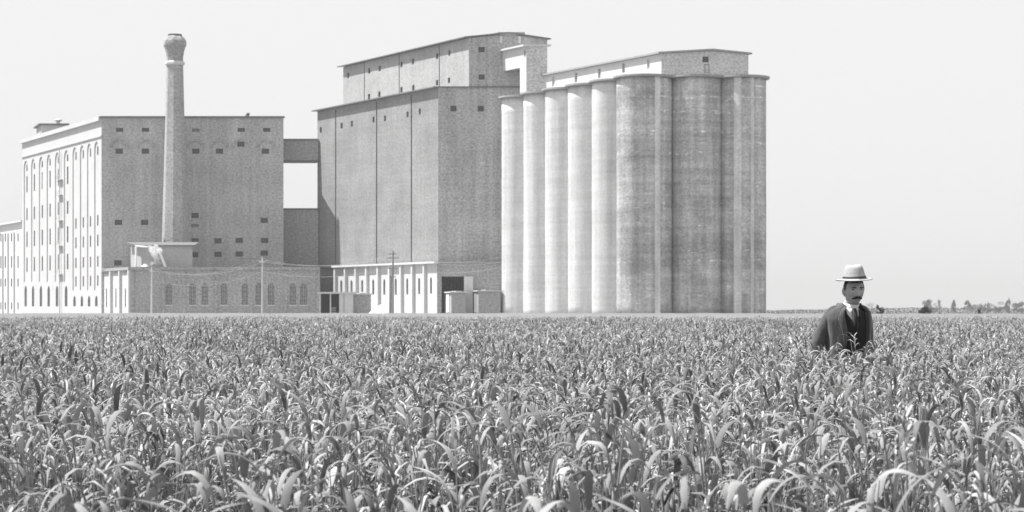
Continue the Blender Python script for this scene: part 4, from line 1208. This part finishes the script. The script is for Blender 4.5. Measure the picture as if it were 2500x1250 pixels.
    mb.add(vs, [(i*n+k, i*n+(k+1)%n, (i+1)*n+(k+1)%n, (i+1)*n+k) for i in range(len(rr)-1) for k in range(n)]); put('hat_band', mb, M['ribbon'], hat)
    mb = MB(); b0 = Ht @ Vector((.088, .02, .024))
    mb.tube([b0 + Vector((-.006, -.02, .008)), b0 + Vector((.004, 0, 0)), b0 + Vector((.018, .012, -.006))], [.010, .009, .012], 6); put('bow', mb, M['ribbon'], hat)
    # ---- clothing shells
    def shell(name, rings, mat, n=56, th=.008, wob=.0, parent=root):
        """rings: z, cx, cy, a, b, openL, openR (radians from the front centre line that stay open)"""
        vs = []; fs = []
        for z, cx, cy, a, b, oL, oR in rings:
            for k in range(n + 1):
                q = oR + (2 * pi - oL - oR) * k / n       # starts right of centre, goes round the back
                e = 2.5
                cx_, sx_ = sin(q), -cos(q)
                px_ = math.copysign(abs(cx_) ** (2 / e), cx_) * a; py_ = math.copysign(abs(sx_) ** (2 / e), sx_) * b
                rw = 1 + wob * noise.noise(Vector((px_ * 14, py_ * 14, z * 3.0)))
                vs.append((cx + px_ * rw, cy + py_ * rw, z))
        for i in range(len(rings) - 1):
            for k in range(n): a_ = i * (n + 1) + k; fs.append((a_, a_ + 1, a_ + n + 2, a_ + n + 1))
        mb = MB(); mb.add(vs, fs); o = put(name, mb, mat, parent)
        if th: so = o.modifiers.new('solid', 'SOLIDIFY'); so.thickness = th; so.offset = 1
        return o
    r0 = .001
    shell('shirt', [(1.0, 0, -.003, .158, .108, r0, r0), (1.15, 0, -.004, .155, .11, r0, r0), (1.30, 0, -.004, .168, .118, r0, r0), (1.40, .0, -.004, .160, .106, r0, r0), (1.455, .004, -.006, .115, .085, r0, r0), (1.485, .01, -.012, .074, .074, r0, r0)], M['shirt'], th=.003)
    mb = MB(); N = 32; vs = []
    for (z, r, dy) in ((1.482, .070, 0), (1.495, .070, -.004), (1.535, .066, -.016), (1.535, .062, -.016), (1.50, .064, -.004)):
        for k in range(N):
            a = 2 * pi * k / N; fz = -.018 * max(0, -sin(a)) + .008 * max(0, sin(a)); vs.append((.012 + (z - 1.485) * .25 + r * cos(a), -.014 + dy + r * 1.03 * sin(a), z + fz))
    mb.add(vs, [(i*N+k, i*N+(k+1)%N, (i+1)*N+(k+1)%N, (i+1)*N+k) for i in range(4) for k in range(N)]); put('collar', mb, M['shirt'])
    # waistcoat with a deep V
    def V_(z): return max(.0, (z - 1.375) * 5.0)
    wz = [(.90, .165, .115), (1.02, .160, .112), (1.12, .158, .114), (1.20, .163, .118), (1.27, .170, .121), (1.33, .174, .123), (1.39, .171, .115), (1.44, .142, .102), (1.475, .102, .088)]
    shell('waistcoat', [(z, 0, -.007, a, b, V_(z), V_(z)) for z, a, b in wz], M['vest'], th=.006, wob=.01)
    for k in range(5):
        z = 1.25 - k * .055; bm = bmesh.new(); bmesh.ops.create_uvsphere(bm, u_segments=8, v_segments=6, radius=.006, matrix=Matrix.Translation((0.004, -.129 + .002 * k, z)))
        m_ = bpy.data.meshes.new('button'); bm.to_mesh(m_); bm.free(); put('button', m_, M['hair'])
    mb = MB()
    mb.tube([(.016, -.098, 1.482), (.013, -.112, 1.468), (.010, -.128, 1.42), (.006, -.134, 1.35), (.003, -.134, 1.28)], [.013, .017, .019, .024, .017], 8)
    mb.v = [(x, y * .999, z) for x, y, z in mb.v]; put('tie', mb, M['tie'])
    # jacket: open in front, flaring, skirts swung outward
    jz = [(.70, .225, .155, .75, .75), (.85, .212, .150, .66, .64), (1.0, .192, .142, .52, .58), (1.12, .178, .136, .42, .55), (1.22, .177, .137, .36, .55), (1.31, .182, .139, .34, .55),
          (1.38, .186, .132, .38, .56), (1.43, .190, .118, .42, .56), (1.468, .166, .104, .46, .62), (1.50, .100, .092, .62, .80), (1.525, .082, .086, 1.15, 1.25)]
    jac = shell('jacket', [(z, .0 + (.012 if z > 1.45 else 0), -.004 - (.008 if z > 1.47 else 0), a, b, oL, oR) for z, a, b, oL, oR in jz], M['coat'], th=.012, wob=.07)
    def sleeve(p, r, nm='sleeve'):
        # resample for folds
        P = [Vector(x) for x in p]; pts = []; rad = []
        for i in range(len(P) - 1):
            for j in range(7):
                q_ = j / 7; a = P[max(i-1,0)]; b = P[i]; c = P[i+1]; d = P[min(i+2, len(P)-1)]
                pts.append(.5 * ((2 * b) + (c - a) * q_ + (2*a - 5*b + 4*c - d) * q_**2 + (3*b - a - 3*c + d) * q_**3)); rad.append(r[i] * (1 - q_) + r[i+1] * q_)
        pts.append(P[-1]); rad.append(r[-1])
        mb = MB(); mb.tube(pts, [max(.003, rr_ * (1 + .09 * noise.noise(Vector((i * .8, p[0][0] * 9, 0))))) for i, rr_ in enumerate(rad)], 22)
        return put(nm, mb, M['coat'])
    sleeve([(-.080, .0, 1.492), (-.146, .004, 1.452), (-.188, .018, 1.35), (-.256, .045, 1.17), (-.250, .0, 1.06), (-.222, -.06, .94)], [.026, .044, .058, .059, .052, .045])
    sleeve([(.090, .0, 1.490), (.150, .008, 1.458), (.182, .03, 1.35), (.215, .06, 1.18), (.225, .02, 1.09), (.215, -.06, .965)], [.028, .056, .066, .060, .056, .046])
    # lapels following the front edges
    for s, oo in ((-1, .50), (1, .55)):
        mb = MB(); vs = []; zz = [1.50, 1.46, 1.41, 1.36, 1.31, 1.26, 1.21, 1.16]
        wd = [.018, .040, .062, .058, .046, .034, .022, .006]
        for z, w_ in zip(zz, wd):
            # interpolate the jacket ring
            for i in range(len(jz) - 1):
                if jz[i][0] <= z <= jz[i+1][0]:
                    t_ = (z - jz[i][0]) / (jz[i+1][0] - jz[i][0]); a = jz[i][1]*(1-t_)+jz[i+1][1]*t_; b = jz[i][2]*(1-t_)+jz[i+1][2]*t_
                    op = (jz[i][3]*(1-t_)+jz[i+1][3]*t_) if s < 0 else (jz[i][4]*(1-t_)+jz[i+1][4]*t_)
            for k in range(4):
                q_ = op + (w_ / a) * k / 3; cx_ = sin(q_) * s; sx_ = -cos(q_)
                e = 2.5; px_ = math.copysign(abs(cx_) ** (2/e), cx_) * (a + .018); py_ = math.copysign(abs(sx_) ** (2/e), sx_) * (b + .020)
                vs.append((px_ + (.012 if z > 1.45 else 0), py_ - .006, z))
        mb.add(vs, [(i*4+k, i*4+k+1, i*4+k+5, i*4+k+4) for i in range(len(zz)-1) for k in range(3)])
        o = put('lapel', mb, M['coat'], jac); so = o.modifiers.new('s', 'SOLIDIFY'); so.thickness = .006
    for z in (1.15, 1.05):
        bm = bmesh.new(); bmesh.ops.create_uvsphere(bm, u_segments=8, v_segments=6, radius=.009, matrix=Matrix.Translation((-.135, -.125, z)))
        m_ = bpy.data.meshes.new('button'); bm.to_mesh(m_); bm.free(); put('button', m_, M['hair'], jac)
    # trousers and boots (mostly hidden by the crop)
    shell('trouser_seat', [(.80, 0, 0, .165, .118, r0, r0), (.92, 0, 0, .168, .118, r0, r0), (1.0, 0, 0, .160, .112, r0, r0)], M['trouser'], th=.004)
    for s in (-1, 1):
        mb = MB(); mb.tube([(s * .08, 0, .93), (s * .095, 0, .82), (s * .108, -.01, .48), (s * .12, .01, .13), (s * .12, .0, .08)], [.10, .105, .085, .075, .078], 20); put('trouser_leg', mb, M['trouser'])
        mb = MB(); mb.tube([(s * .12, .05, .06), (s * .125, -.02, .065), (s * .14, -.12, .05), (s * .145, -.18, .04)], [.045, .055, .050, .03], 12); put('boot', mb, M['ribbon'])
    return root
build_man()
